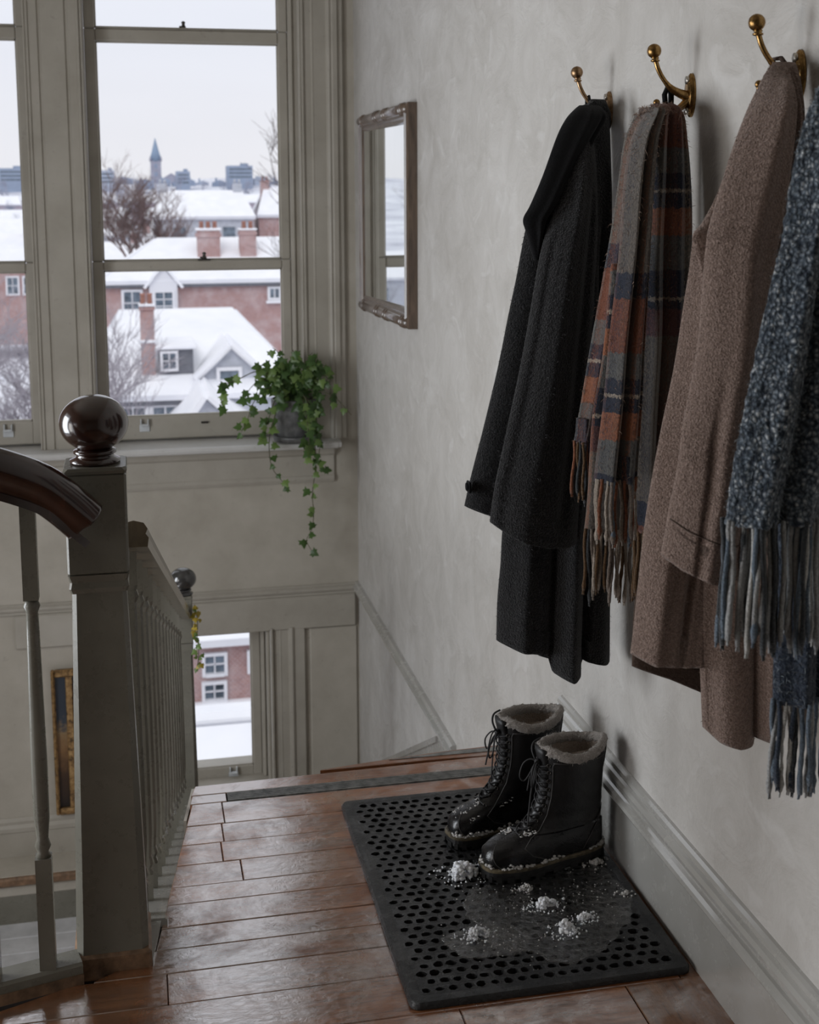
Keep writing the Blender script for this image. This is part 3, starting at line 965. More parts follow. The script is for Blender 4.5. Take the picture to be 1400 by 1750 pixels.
def balustrade():
    newel('newel_post', 'large dark painted newel post with a polished mahogany ball, at the head of the stairs', (-0.0815, 2.487), 0.0, 1.0, 0.113, 0.137, 0.0645, 'mahogany', 0.205)
    newel('newel_post', 'slim newel post with a glossy black ball, lower down the stairs beside the lower window', (0.150, 4.92), -0.92, -0.025, 0.066, 0.074, 0.052, 'black_knob', 0.19)
    # ---- guard rail on the left
    g = thing('gallery_balustrade', 'short balustrade with a polished mahogany handrail left of the large newel post', 'balustrade', (-0.4, 2.36, 0))
    prof = []
    for k in range(20):
        a = 2*PI*k/20
        x, z = 0.036*math.cos(a), 0.036*math.sin(a)
        if z < -0.006: x *= 0.74+0.16*math.sin(3*a)
        prof.append((x, z*1.18))
    pa = [(-0.95, 2.235, 1.34), (-0.75, 2.27, 1.23), (-0.55, 2.305, 1.133), (-0.40, 2.33, 1.072), (-0.30, 2.348, 1.038), (-0.23, 2.362, 1.010), (-0.18, 2.375, 0.984), (-0.148, 2.384, 0.957), (-0.117, 2.392, 0.926), (-0.101, 2.397, 0.908)]
    pts = [crom(pa, t/40) for t in range(41)]
    hr = MB()
    sweep(hr, pts, prof)
    hr.build('handrail', 'mahogany', g)
    fil = MB()
    sweep(fil, [(x, y, z-0.044) for x, y, z in pts[:-1]], [(-0.017, -0.006), (0.017, -0.006), (0.017, 0.008), (-0.017, 0.008)], False)
    fil.build('rail_fillet', 'mahogany', g)
    rail = MB()
    sweep(rail, [(-1.0, 2.215, 0.022), (-0.32, 2.375, 0.022), (-0.145, 2.418, 0.022)], [(-0.030, -0.004), (0.030, -0.004), (0.030, 0.012), (0.024, 0.017), (-0.024, 0.017), (-0.030, 0.012)], False)
    rail.build('base_rail', 'rail_paint', g)
    kerb = MB()
    sweep(kerb, [(-1.0, 2.215, 0.008), (-0.32, 2.375, 0.008), (-0.145, 2.418, 0.008)], [(-0.032, -0.010), (0.036, -0.010), (0.034, 0.010), (-0.032, 0.010)], False)
    kerb.build('kerb_board', 'worn_wood', g)
    for x, w in ((-0.202, 0.030), (-0.302, 0.031), (-0.402, 0.031), (-0.502, 0.031), (-0.602, 0.031)):
        y = 2.400+(x+0.178)*0.235
        zt = 0.5*(interp([(p[0], p[2]) for p in pts], x-0.012)+interp([(p[0], p[2]) for p in pts], x+0.012))-0.036
        baluster(g, x, y, 0.038, zt, w, True)
    # ---- stair balustrade going down
    s = thing('stair_balustrade', 'painted balustrade with many thin balusters running down the stairs between the two newel posts', 'balustrade', (0.03, 3.6, -0.4))
    A, B = Vector((-0.016, 2.55)), Vector((0.146, 4.90))
    def pt(t, z): return (lerp(A.x, B.x, t), lerp(A.y, B.y, t), z)
    zs0, zs1 = -0.015, -0.885
    zh0, zh1 = 0.835, -0.085
    sh = MB()
    sweep(sh, [pt(0.004, zs0), pt(1, zs1)], [(-0.044, -0.16), (0.034, -0.16), (0.034, 0.014), (-0.044, 0.014)], False)
    sh.build('closed_string', 'rail_paint', s)
    cap = MB()
    sweep(cap, [pt(0.004, zs0+0.02), pt(1, zs1+0.02)], [(-0.048, -0.008), (0.042, -0.008), (0.042, 0.004), (0.036, 0.009), (-0.042, 0.009), (-0.048, 0.004)], False)
    cap.build('string_cap', 'skirting_paint', s)
    MB().prism([(-0.0115, 2.425), (-0.0055, 2.425), (0.0135, 2.557), (-0.0115, 2.557)], 'Z', -0.16, 0.010).build('string_end', 'skirting_paint', s)
    hp = [(-0.028, -0.022), (0.028, -0.022), (0.030, -0.004), (0.024, 0.004), (0.028, 0.014), (0.020, 0.026), (0.0, 0.031), (-0.020, 0.026), (-0.028, 0.014), (-0.024, 0.004), (-0.030, -0.004)]
    h = MB()
    sweep(h, [pt(0.0, zh0), pt(0.985, zh1)], hp, False)
    h.build('handrail', 'rail_wood', s)
    for k in range(14):
        t = 0.03+k*0.069
        x, y, _ = pt(t, 0)
        baluster(s, x-0.016, y, lerp(zs0, zs1, t)+0.02, lerp(zh0, zh1, t)-0.012, 0.034, False)
balustrade()

# ------------------------------------------------------------------ mirror on the right wall
def wall_mirror():
    y0, y1, z0, z1 = 4.752, 5.683, 1.000, 1.842
    t = thing('wall_mirror', 'mirror in a carved dark wooden frame hanging on the plaster wall', 'mirror', (W, (y0+y1)/2, z0))
    ang = math.atan(0.0227)            # the far edge stands off the wall
    def T(h, y, z): return (W-0.001-(y-y0)*math.tan(ang)-h, y, z)
    prof = [(0, 0), (0.034, 0.0), (0.040, 0.010), (0.034, 0.020), (0.044, 0.030), (0.040, 0.042), (0.030, 0.050), (0.034, 0.058), (0.026, 0.068), (0.010, 0.072), (0, 0.072)]
    n = len(prof)
    def rail(a, b, ia, ib):
        vs = []
        for (p, q) in ((a, ia), (b, ib)):
            for h, d in prof: vs.append(T(h, p[0]+q[0]*d, p[1]+q[1]*d))
        fs = [tuple(range(n)), tuple(range(n, 2*n))[::-1]]+[(i, (i+1) % n, n+(i+1) % n, n+i) for i in range(n)]
        return MB().add(vs, fs)
    c = [(y0, z0), (y1, z0), (y1, z1), (y0, z1)]
    ins = [(1, 1), (-1, 1), (-1, -1), (1, -1)]
    for k in range(4):
        m = rail(c[k], c[(k+1) % 4], ins[k], ins[(k+1) % 4])
        if k in (0, 2):     # rounded bamboo-like rail with ring turnings
            zc = z0+0.022 if k == 0 else z1-0.022
            def P(y): return T(0.030, y, zc)
            for yy in (y0+0.07, y0+0.10, y0+0.36, y0+0.40, y1-0.40, y1-0.36, y1-0.10):
                a, b = Vector(P(yy-0.010)), Vector(P(yy+0.010))
                m.tube([a, a.lerp(b, 0.3), a.lerp(b, 0.5), a.lerp(b, 0.7), b], [0.012, 0.024, 0.026, 0.024, 0.012], 12)
            m.tube([P(y0+0.02), P(y0+0.3), P((y0+y1)/2), P(y1-0.3), P(y1-0.02)], [0.020, 0.021, 0.019, 0.021, 0.020], 12)
        m.build('frame_rail', 'frame_wood', t)
    # the old plate sits a little askew in its rebate
    ya, yb, za, zb = y0+0.062, y1-0.062, z0+0.062, z1-0.062
    vs = [T(0.003, ya, za), T(0.029, yb, za), T(0.029, yb, zb), T(0.003, ya, zb)]
    vs += [(x+0.003, y, z) for x, y, z in vs]
    MB().add(vs, [(0, 1, 2, 3), (7, 6, 5, 4), (0, 4, 5, 1), (1, 5, 6, 2), (2, 6, 7, 3), (3, 7, 4, 0)]).build('mirror_glass', 'mirror_silver', t)
wall_mirror()
# ------------------------------------------------------------------ clothes: measured outlines (height, inner edge, outer edge, distance) and hems
BLACK_BODY = [(1.697,0.983,1.016,2.750), (1.687,0.960,1.026,2.740), (1.668,0.942,1.031,2.730), (1.605,0.923,1.032,2.720), (1.542,0.915,1.031,2.710), (1.416,0.893,1.027,2.690), (1.290,0.875,1.022,2.670), (1.038,0.822,1.015,2.640), (0.784,0.767,1.011,2.620), (0.655,0.756,1.008,2.610), (0.493,0.745,1.006,2.600)]
BLACK_BODY_HEM = [(0.00,0.545), (0.16,0.534), (0.38,0.524), (0.42,0.484), (0.55,0.472), (0.68,0.475), (0.71,0.501), (0.89,0.487), (1.00,0.479)]
BLACK_SLEEVE = [(1.633,0.930,0.963,2.660), (1.589,0.903,0.962,2.630), (1.480,0.866,0.959,2.600), (1.359,0.825,0.947,2.570), (1.178,0.789,0.930,2.550), (0.998,0.747,0.913,2.530), (0.876,0.718,0.901,2.520), (0.789,0.708,0.896,2.520)]
BLACK_SLEEVE_HEM = [(0.00,0.830), (0.15,0.810), (0.32,0.795), (0.56,0.783), (0.80,0.778), (1.00,0.780)]
BLACK_SLEEVE_FAR = [(1.413,0.862,0.912,2.800), (1.283,0.836,0.903,2.790), (1.152,0.806,0.889,2.780), (1.021,0.774,0.869,2.770), (0.890,0.736,0.839,2.760), (0.789,0.716,0.833,2.760)]
BLACK_SLEEVE_FAR_HEM = [(0.00,0.807), (0.24,0.793), (0.51,0.782), (1.00,0.771)]
BLACK_COLLAR = [(1.689,0.942,0.986,2.670), (1.678,0.924,0.993,2.655), (1.657,0.901,0.992,2.640), (1.619,0.875,0.964,2.620), (1.540,0.839,0.913,2.600), (1.480,0.810,0.878,2.590), (1.450,0.795,0.859,2.590), (1.420,0.803,0.848,2.590), (1.365,0.821,0.834,2.600)]
PLAID_RIGHT = [(1.656,0.958,1.007,2.300), (1.643,0.942,1.012,2.290), (1.610,0.933,1.014,2.280), (1.535,0.923,1.020,2.270), (1.428,0.914,1.022,2.260), (1.210,0.913,1.018,2.250), (0.987,0.911,1.003,2.250), (0.868,0.911,0.994,2.250)]
PLAID_MIDDLE = [(1.649,0.932,0.963,2.280), (1.598,0.895,0.943,2.250), (1.513,0.873,0.930,2.230), (1.429,0.864,0.923,2.220), (1.323,0.855,0.920,2.220), (1.217,0.842,0.912,2.210), (1.109,0.832,0.909,2.210), (0.978,0.817,0.902,2.210)]
PLAID_LEFT = [(1.639,0.929,0.964,2.330), (1.601,0.913,0.950,2.330), (1.536,0.903,0.938,2.330), (1.426,0.888,0.931,2.330), (1.315,0.869,0.921,2.330), (1.203,0.850,0.912,2.330), (1.090,0.831,0.895,2.330), (1.026,0.820,0.879,2.330)]
PLAID_BACK = [(1.373,0.875,0.939,2.290), (1.208,0.861,0.936,2.290), (1.096,0.845,0.941,2.290), (0.982,0.837,0.946,2.290), (0.862,0.828,0.951,2.290)]
TAN_BODY = [(1.442,0.885,0.924,1.950), (1.409,0.880,0.941,1.950), (1.362,0.871,0.953,1.940), (1.249,0.852,0.967,1.930), (1.107,0.822,0.978,1.920), (1.010,0.806,0.971,1.920), (0.868,0.787,0.924,1.910), (0.736,0.773,0.907,1.910)]
TAN_BODY_HEM = [(0.00,0.758), (0.19,0.749), (0.58,0.743), (1.00,0.742)]
TAN_LINING = [(0.940,0.841,0.980,2.000), (0.785,0.818,0.985,2.000), (0.651,0.814,0.990,2.000)]
TAN_LINING_HEM = [(0.00,0.700), (0.38,0.674), (0.72,0.645), (1.00,0.630)]
TAN_FOLD = [(1.255,0.887,0.962,1.880), (0.969,0.886,0.976,1.880), (0.875,0.879,0.973,1.870), (0.747,0.878,0.976,1.870), (0.612,0.887,0.975,1.870)]
TAN_FOLD_HEM = [(0.00,0.638), (0.18,0.623), (0.51,0.614), (0.82,0.613), (1.00,0.624)]
TAN_SLEEVE = [(1.700,0.984,1.011,1.900), (1.684,0.959,1.002,1.870), (1.660,0.938,1.000,1.850), (1.615,0.909,0.997,1.830), (1.528,0.869,0.986,1.810), (1.441,0.841,0.972,1.800), (1.397,0.836,0.964,1.800), (1.266,0.821,0.950,1.790), (1.132,0.804,0.934,1.790), (1.063,0.792,0.919,1.780), (0.999,0.779,0.908,1.780), (0.922,0.766,0.898,1.780)]
TAN_SLEEVE_HEM = [(0.00,0.960), (0.14,0.945), (0.32,0.934), (0.57,0.922), (1.00,0.916)]
TAN_SHOULDER = [(1.704,0.986,1.025,1.900), (1.673,0.980,1.029,1.890), (1.619,0.983,1.030,1.880), (1.529,0.982,1.028,1.870), (1.347,0.968,1.024,1.860), (0.973,0.952,1.018,1.850), (0.629,0.957,1.017,1.850)]
TAN_LAPEL = [(1.537,0.894,0.918,1.860), (1.493,0.872,0.911,1.850), (1.458,0.850,0.903,1.845), (1.439,0.833,0.896,1.840), (1.414,0.838,0.888,1.840), (1.376,0.853,0.874,1.840)]
BLUE_FRONT = [(1.712,0.929,0.986,1.510), (1.698,0.901,0.963,1.510), (1.668,0.867,0.935,1.510), (1.631,0.839,0.915,1.500), (1.581,0.822,0.901,1.500), (1.523,0.810,0.896,1.500), (1.413,0.792,0.893,1.500), (1.301,0.768,0.890,1.500), (1.226,0.753,0.884,1.500), (1.150,0.743,0.877,1.500), (1.081,0.737,0.864,1.500)]
BLUE_BACK = [(1.702,0.935,0.989,1.545), (1.599,0.878,0.953,1.560), (1.370,0.848,0.938,1.565), (1.131,0.848,0.939,1.570), (0.967,0.846,0.943,1.570), (0.802,0.848,0.946,1.570)]

def hook(y, label, mat):
    t = thing('coat_hook', label, 'coat hook', (W, y, 1.685), 'brass coat hooks on the plaster wall')
    p = MB()
    for r, h in (((0.019, 0.040), 0.0), ):
        rs = []
        for k, d in ((1.0, 0.0), (1.0, 0.004), (0.90, 0.007), (0.86, 0.0065), (0.80, 0.009), (0.5, 0.011)):
            rs.append([(W-d, y+0.0195*k*math.cos(a), 1.686+0.041*k*math.sin(a)) for a in [2*PI*i/28 for i in range(28)]])
        p.rings(rs, True)
    p.build('back_plate', mat, t, sharp=40)
    a = MB()
    path = [(W-0.008, y, 1.684), (1.022, y, 1.690), (1.004, y, 1.700), (0.990, y, 1.715), (0.980, y, 1.731), (0.975, y, 1.744), (0.972, y, 1.754)]
    pts = [crom(path, k/24) for k in range(25)]
    a.tube(pts, [lerp(0.0105, 0.0046, min(1, k/11)) for k in range(25)], 12)
    a.lathe([(0.005, 1.746), (0.0085, 1.7475), (0.0085, 1.750), (0.0055, 1.7515), (0.0075, 1.7535), (0.0055, 1.756)], (0.9725, y, 0), 14)
    a.build('upper_arm', mat, t)
    MB().ball((0.970, y, 1.7665), 0.0135, 22, 14).build('ball_tip', mat, t)
    b = MB()
    path = [(W-0.008, y, 1.676), (1.026, y, 1.664), (1.006, y, 1.654), (0.988, y, 1.652), (0.979, y, 1.660), (0.977, y, 1.668)]
    pts = [crom(path, k/20) for k in range(21)]
    b.tube(pts, [lerp(0.009, 0.0042, min(1, k/9)) for k in range(21)], 10)
    b.ball((0.977, y, 1.672), 0.0065, 14, 8)
    b.build('lower_arm', mat, t)
    for z in (1.714, 1.657):
        MB().lathe([(0.0075, -0.0125), (0.0075, -0.008), (0.0015, -0.0075)], (W, y, z), 12, axis='X').build('screw', 'steel_screw', t)
hook(2.768, 'brass coat hook with a dull pinkish ball, holding the black coat', 'dull_brass')
hook(2.335, 'brass coat hook holding the plaid scarf, both its screws showing', 'brass')
hook(1.925, 'brightest brass coat hook, over the tan coat', 'brass')
hook(1.51, 'brass coat hook nearest the viewer, holding the blue grey scarf', 'brass')

def drape(name, rows, th, mat, par, hem=None, folds=(), nf=72, nr=80, thb=0.03, uv=None, amp=0.004, seed=0, lip=0.05, fray=0.0, power=0.75):
    """a hanging fold of cloth: closed loft with fold ridges on its outer side. returns (object, grid of outer points)"""
    nb = 14
    ztop, zbot = rows[0][0], rows[-1][0]
    R0, grid, uvs = [], [], []
    sd = Vector((seed*7.3, seed*3.1, seed*1.7))
    def outer(q, s, t, z, xl, xr, yc):
        T = interp(th, t)
        d = T*max(0.0, math.sin(PI*s))**power
        for (p0, p1, w, a, t0, t1) in folds:
            p = lerp(p0, p1, t)
            e = sstep(t0, t0+0.15, t)*(1-sstep(t1-0.05, t1+0.1, t))
            d += a*math.exp(-((q-p)/w)**2)*e*min(1, math.sin(PI*s)*3)
        x = lerp(xl, xr, q)
        d += amp*noise.noise(Vector((x*9, yc*3, z*3.5))+sd)*min(1, math.sin(PI*s)*3)*1.6
        return (x, yc-d, z)
    for k in range(nr+1):
        t = k/nr
        zn, xl, xr, yc = crom(rows, t)
        w = noise.noise(Vector((3.1, seed, zn*6)))*amp*0.9*sstep(0, 0.15, t)
        xl += w
        ring, ru, gr = [], [], []
        for j in range(nf+1):
            s = j/nf
            q = 0.55*(1-math.cos(PI*s))/2+0.45*s
            z = zn
            if hem:
                hz = interp(hem, q)
                z = ztop-(ztop-zn)*(ztop-hz)/(ztop-zbot)
            if fray and t > 0.9: z += fray*(t-0.9)*10*noise.noise(Vector((q*30, seed, 0)))
            pnt = outer(q, s, t, z, xl, xr, yc)
            ring.append(pnt)
            gr.append(pnt)
            if uv: ru.append((uv[0]+uv[1]*q, uv[2]+(1.70-z)/uv[3]))
        for j in range(1, nb):
            s = 1-j/nb
            z = zn
            if hem: z = ztop-(ztop-zn)*(ztop-interp(hem, s))/(ztop-zbot)
            T = min(thb, 0.5*abs(xr-xl))
            ring.append((lerp(xl, xr, s), yc+T*math.sin(PI*s), z))
            if uv: ru.append((uv[0]+uv[1]*s+0.5, uv[2]+(1.70-z)/uv[3]))
        R0.append(ring)
        uvs += ru
        grid.append(gr)
    if lip:
        last = R0[-1]
        cx, cy = sum(p[0] for p in last)/len(last), sum(p[1] for p in last)/len(last)
        for g, dz in ((0.90, 0.0015), (0.84, lip)):
            R0.append([(cx+(p[0]-cx)*g, cy+(p[1]-cy)*g, p[2]+dz) for p in last])
            if uv: uvs += uvs[-len(last):]
    m = MB().rings(R0, True, True, True, uvs if uv else None)
    return m.build(name, mat, par), grid

def fuzz(grid, par, mat, count, ln, seed, t0=0.03, r=0.00035, edge=0.3):
    """short loose fibres standing off the cloth"""
    rr = random.Random(seed)
    m = MB()
    nr, nf = len(grid)-1, len(grid[0])-1
    for _ in range(count):
        a = rr.uniform(t0, 0.985)*nr
        b = (rr.random()**(1.6) if rr.random() < edge else rr.random())*nf
        i, j = min(int(a), nr-1), min(int(b), nf-1)
        p = Vector(grid[i][j]).lerp(Vector(grid[i+1][j+1]), rr.random())
        u = Vector(grid[i][j+1])-Vector(grid[i][j])
        v = Vector(grid[i+1][j])-Vector(grid[i][j])
        nrm = v.cross(u)
        if nrm.length < 1e-9: continue
        nrm.normalize()
        if nrm.y > 0 and j > nf*0.1 and j < nf*0.9: nrm = -nrm
        d = nrm*rr.uniform(0.15, 0.9)+Vector((rr.uniform(-1, 1), rr.uniform(-1, 1), rr.uniform(-1.2, 0.7)))*0.75
        d.normalize()
        L = ln*rr.uniform(0.5, 1.5)
        e = p+d*L*0.5+Vector((rr.uniform(-1, 1), rr.uniform(-1, 1), rr.uniform(-1, 1)))*L*0.12
        f = p+d*L*0.85+Vector((0, 0, -L*0.35))
        sdv = d.cross(Vector((rr.uniform(-1, 1), rr.uniform(-1, 1), rr.uniform(-1, 1)))).normalized()*r
        m.add([p-sdv, p+sdv, e+sdv, e-sdv, f], [(0, 1, 2, 3), (3, 2, 4)])
    return tag(m.build('fuzz', mat, par), kind='stuff')

def tassels(par, pts, mats, length, rad, seed, n=None):
    rr = random.Random(seed)
    for p in pts:
        L = length*rr.uniform(0.86, 1.08)
        ph, dx = rr.uniform(0, 6.28), rr.uniform(-0.006, 0.006)
        dy = rr.uniform(-0.004, 0.004)
        path, rads = [], []
        K = 11
        for k in range(K+1):
            t = k/K
            path.append((p[0]+dx*t+0.0018*math.sin(ph+t*7), p[1]+dy*t+0.0018*math.cos(ph+t*6), p[2]+0.006-L*t))
            w = 1.0+0.16*math.sin(t*34+ph)
            if 0.86 < t < 0.93: w *= 1.35
            if t >= 0.95: w *= 0.9
            rads.append(rad*w)
        m = MB()
        m.tube(path, rads, 6)
        # loose end
        e = Vector(path[-1])
        for q in range(3):
            o = Vector((rr.uniform(-1, 1), rr.uniform(-1, 1), 0))*rad*0.7
            m.tube([e+o*0.4, e+o+Vector((0, 0, -rad*2.2))], [rad*0.5, rad*0.25], 4)
        for q in range(26):
            k = rr.randrange(K)
            c0 = Vector(path[k]).lerp(Vector(path[k+1]), rr.random())
            dd = Vector((rr.uniform(-1, 1), rr.uniform(-1, 0.6), rr.uniform(-1, 0.4))).normalized()
            sv = dd.cross(Vector((rr.uniform(-1, 1), 0.3, 1))).normalized()*0.00028
            c0 = c0+dd*rad*0.8
            m.add([c0-sv, c0+sv, c0+dd*rr.uniform(0.002, 0.0055)], [(0, 1, 2)])
        m.build('tassel', rr.choice(mats), par)
def hem_points(grid, n, a=0.03, b=0.97, jit=0.004, seed=1):
    rr = random.Random(seed)
    row = grid[-1]
    out = []
    for k in range(n):
        q = lerp(a, b, (k+0.5)/n)*(len(row)-1)
        i = min(int(q), len(row)-2)
        v = Vector(row[i]).lerp(Vector(row[i+1]), q-i)
        out.append((v.x+rr.uniform(-jit, jit)*0.5, v.y+rr.uniform(0, jit), v.z))
    return out
def seam(par, pts, mat, r=0.0016):
    m = MB()
    m.tube(pts, r, 5)
    m.build('seam', mat, par)

def black_coat():
    BLACK_SLEEVE_FAR[:] = [(1.535, 0.880, 0.950, 2.735), (1.475, 0.868, 0.945, 2.765)]+[(z, a, b+0.05, y) for z, a, b, y in BLACK_SLEEVE_FAR]
    t = thing('black_coat', 'long black wool coat with two hanging sleeves, on the farthest hook', 'coat', (0.93, 2.62, 0.47))
    f = [(0.30, 0.16, 0.07, 0.016, 0.30, 1.1), (0.50, 0.40, 0.05, -0.020, 0.45, 1.1), (0.56, 0.545, 0.085, 0.034, 0.50, 1.1), (0.72, 0.70, 0.035, -0.028, 0.45, 1.1), (0.85, 0.88, 0.08, 0.014, 0.3, 1.1)]
    th = [(0, 0.014), (0.05, 0.03), (0.3, 0.045), (0.7, 0.06), (1, 0.07)]
    b, g = drape('coat_body', BLACK_BODY, th, 'black_wool', t, BLACK_BODY_HEM, f, 110, 100, 0.05, seed=1)
    fuzz(g, b, 'fibre_dark', 2400, 0.006, 1, 0.5)
    f = [(0.45, 0.30, 0.13, 0.012, 0.1, 1.1), (0.78, 0.72, 0.08, -0.012, 0.2, 0.9), (0.15, 0.10, 0.05, -0.006, 0.3, 1.0)]
    b, g = drape('near_sleeve', BLACK_SLEEVE, [(0, 0.012), (0.1, 0.03), (0.4, 0.05), (1, 0.062)], 'black_wool', t, BLACK_SLEEVE_HEM, f, 80, 90, 0.045, seed=2)
    fuzz(g, b, 'fibre_dark', 4200, 0.0065, 2, 0.1)
    f = [(0.62, 0.55, 0.07, -0.016, 0.1, 1.1), (0.80, 0.80, 0.1, 0.012, 0.0, 1.1)]
    b, g = drape('far_sleeve', BLACK_SLEEVE_FAR, [(0, 0.012), (0.2, 0.03), (1, 0.045)], 'black_wool', t, BLACK_SLEEVE_FAR_HEM, f, 60, 70, 0.035, seed=3)
    fuzz(g, b, 'fibre_dark', 2200, 0.006, 3, 0.1)
    m = MB()
    m.box(0.716, 0.722, 2.725, 2.75, 0.842, 0.868, 0.002)
    m.lathe([(0.004, -0.006), (0.009, -0.005), (0.009, 0.0), (0.003, 0.001)], (0.7175, 2.737, 0.856), 14, axis='X')
    m.build('cuff_button', 'black_facing', t)
    f = [(0.5, 0.6, 0.12, 0.006, 0.0, 0.9), (0.88, 0.80, 0.05, -0.010, 0.15, 1.0)]
    drape('lapel', BLACK_COLLAR, [(0, 0.008), (0.2, 0.018), (0.6, 0.018), (1, 0.006)], 'black_facing', t, None, f, 40, 50, 0.012, seed=4, lip=0)
    m = MB()
    m.tube([(0.965, 2.700, 1.650), (0.968, 2.69, 1.675), (0.985, 2.70, 1.693), (1.008, 2.715, 1.694), (1.024, 2.725, 1.672), (1.028, 2.73, 1.645)], [0.008, 0.011, 0.013, 0.013, 0.011, 0.008], 10)
    m.build('collar_stand', 'black_wool', t)
    m = MB()
    m.tube([(0.998, 2.752, 1.685), (0.998, 2.766, 1.716), (0.998, 2.782, 1.712), (1.0, 2.785, 1.68)], 0.0035, 6)
    m.build('hanging_loop', 'black_facing', t)
black_coat()

def plaid_scarf():
    PLAID_RIGHT[:0] = [(1.664, 0.972, 0.994, 2.352), (1.668, 0.966, 1.000, 2.338), (1.664, 0.960, 1.004, 2.318)]
    PLAID_MIDDLE[:0] = [(1.652, 0.946, 0.968, 2.348), (1.660, 0.942, 0.968, 2.332), (1.658, 0.938, 0.966, 2.305)]
    PLAID_LEFT[:0] = [(1.650, 0.944, 0.966, 2.365), (1.650, 0.938, 0.966, 2.345)]
    t = thing('plaid_scarf', 'fringed plaid wool scarf in rust, navy and taupe between the black and the tan coat', 'scarf', (0.93, 2.27, 0.86))
    m_all = ['yarn_cream', 'yarn_taupe', 'yarn_cream', 'yarn_navy', 'yarn_taupe', 'yarn_brown']
    f = [(0.30, 0.22, 0.06, 0.014, 0, 1.1), (0.52, 0.40, 0.05, -0.020, 0.02, 1.1), (0.72, 0.60, 0.07, 0.012, 0, 1.1), (0.88, 0.80, 0.04, -0.012, 0.05, 1.1)]
    b, g = drape('back_layer', PLAID_BACK, [(0, 0.01), (1, 0.018)], 'tartan_wool', t, None, [(0.4, 0.4, 0.1, 0.01, 0, 1.1)], 50, 50, 0.015, (0.45, 0.5, 0.10, 0.80), seed=4, fray=0.006)
    tassels(t, hem_points(g, 20, seed=3), ['yarn_cream', 'yarn_taupe', 'yarn_cream', 'yarn_charcoal', 'yarn_brown'], 0.135, 0.0034, 3)
    b, g = drape('right_drape', PLAID_RIGHT, [(0, 0.014), (0.1, 0.030), (1, 0.032)], 'tartan_wool', t, None, f, 80, 90, 0.02, (0.48, 0.62, 0.38, 0.80), seed=1, fray=0.006)
    fuzz(g, b, 'fibre_warm', 900, 0.008, 4)
    tassels(t, hem_points(g, 7, 0.02, 0.6, seed=5), ['yarn_charcoal', 'yarn_brown', 'yarn_taupe'], 0.13, 0.0040, 6)
    f = [(0.30, 0.25, 0.10, 0.012, 0, 1.1), (0.55, 0.48, 0.05, -0.012, 0.05, 1.1), (0.78, 0.74, 0.09, 0.012, 0, 1.1)]
    b, g = drape('left_drape', PLAID_LEFT, [(0, 0.012), (0.1, 0.020), (1, 0.022)], 'tartan_wool', t, None, f, 60, 80, 0.014, (0.05, 0.42, -0.02, 0.80), seed=2, fray=0.006)
    fuzz(g, b, 'fibre_warm', 800, 0.010, 5, edge=0.6)
    tassels(t, hem_points(g, 13, seed=7), ['yarn_brown', 'yarn_rust', 'yarn_brown', 'yarn_charcoal', 'yarn_navy'], 0.115, 0.0031, 8)
    f = [(0.28, 0.24, 0.09, 0.016, 0, 1.1), (0.50, 0.44, 0.045, -0.018, 0.05, 1.1), (0.70, 0.66, 0.10, 0.016, 0, 1.1), (0.92, 0.90, 0.05, -0.01, 0.1, 1.1)]
    b, g = drape('middle_drape', PLAID_MIDDLE, [(0, 0.012), (0.12, 0.030), (1, 0.030)], 'tartan_wool', t, None, f, 72, 90, 0.018, (0.16, 0.52, -0.08, 0.80), seed=3, fray=0.006)
    fuzz(g, b, 'fibre_warm', 1200, 0.010, 6, edge=0.6)
    tassels(t, hem_points(g, 17, seed=9), ['yarn_cream', 'yarn_taupe', 'yarn_cream', 'yarn_rust', 'yarn_slate'], 0.118, 0.0034, 10)
    m = MB()
    m.tube([(1.004, 2.352, 1.655), (1.000, 2.352, 1.688), (1.008, 2.355, 1.705), (1.016, 2.358, 1.690), (1.016, 2.358, 1.655)], 0.0055, 8)
    m.build('loop', 'black_facing', t)
plaid_scarf()

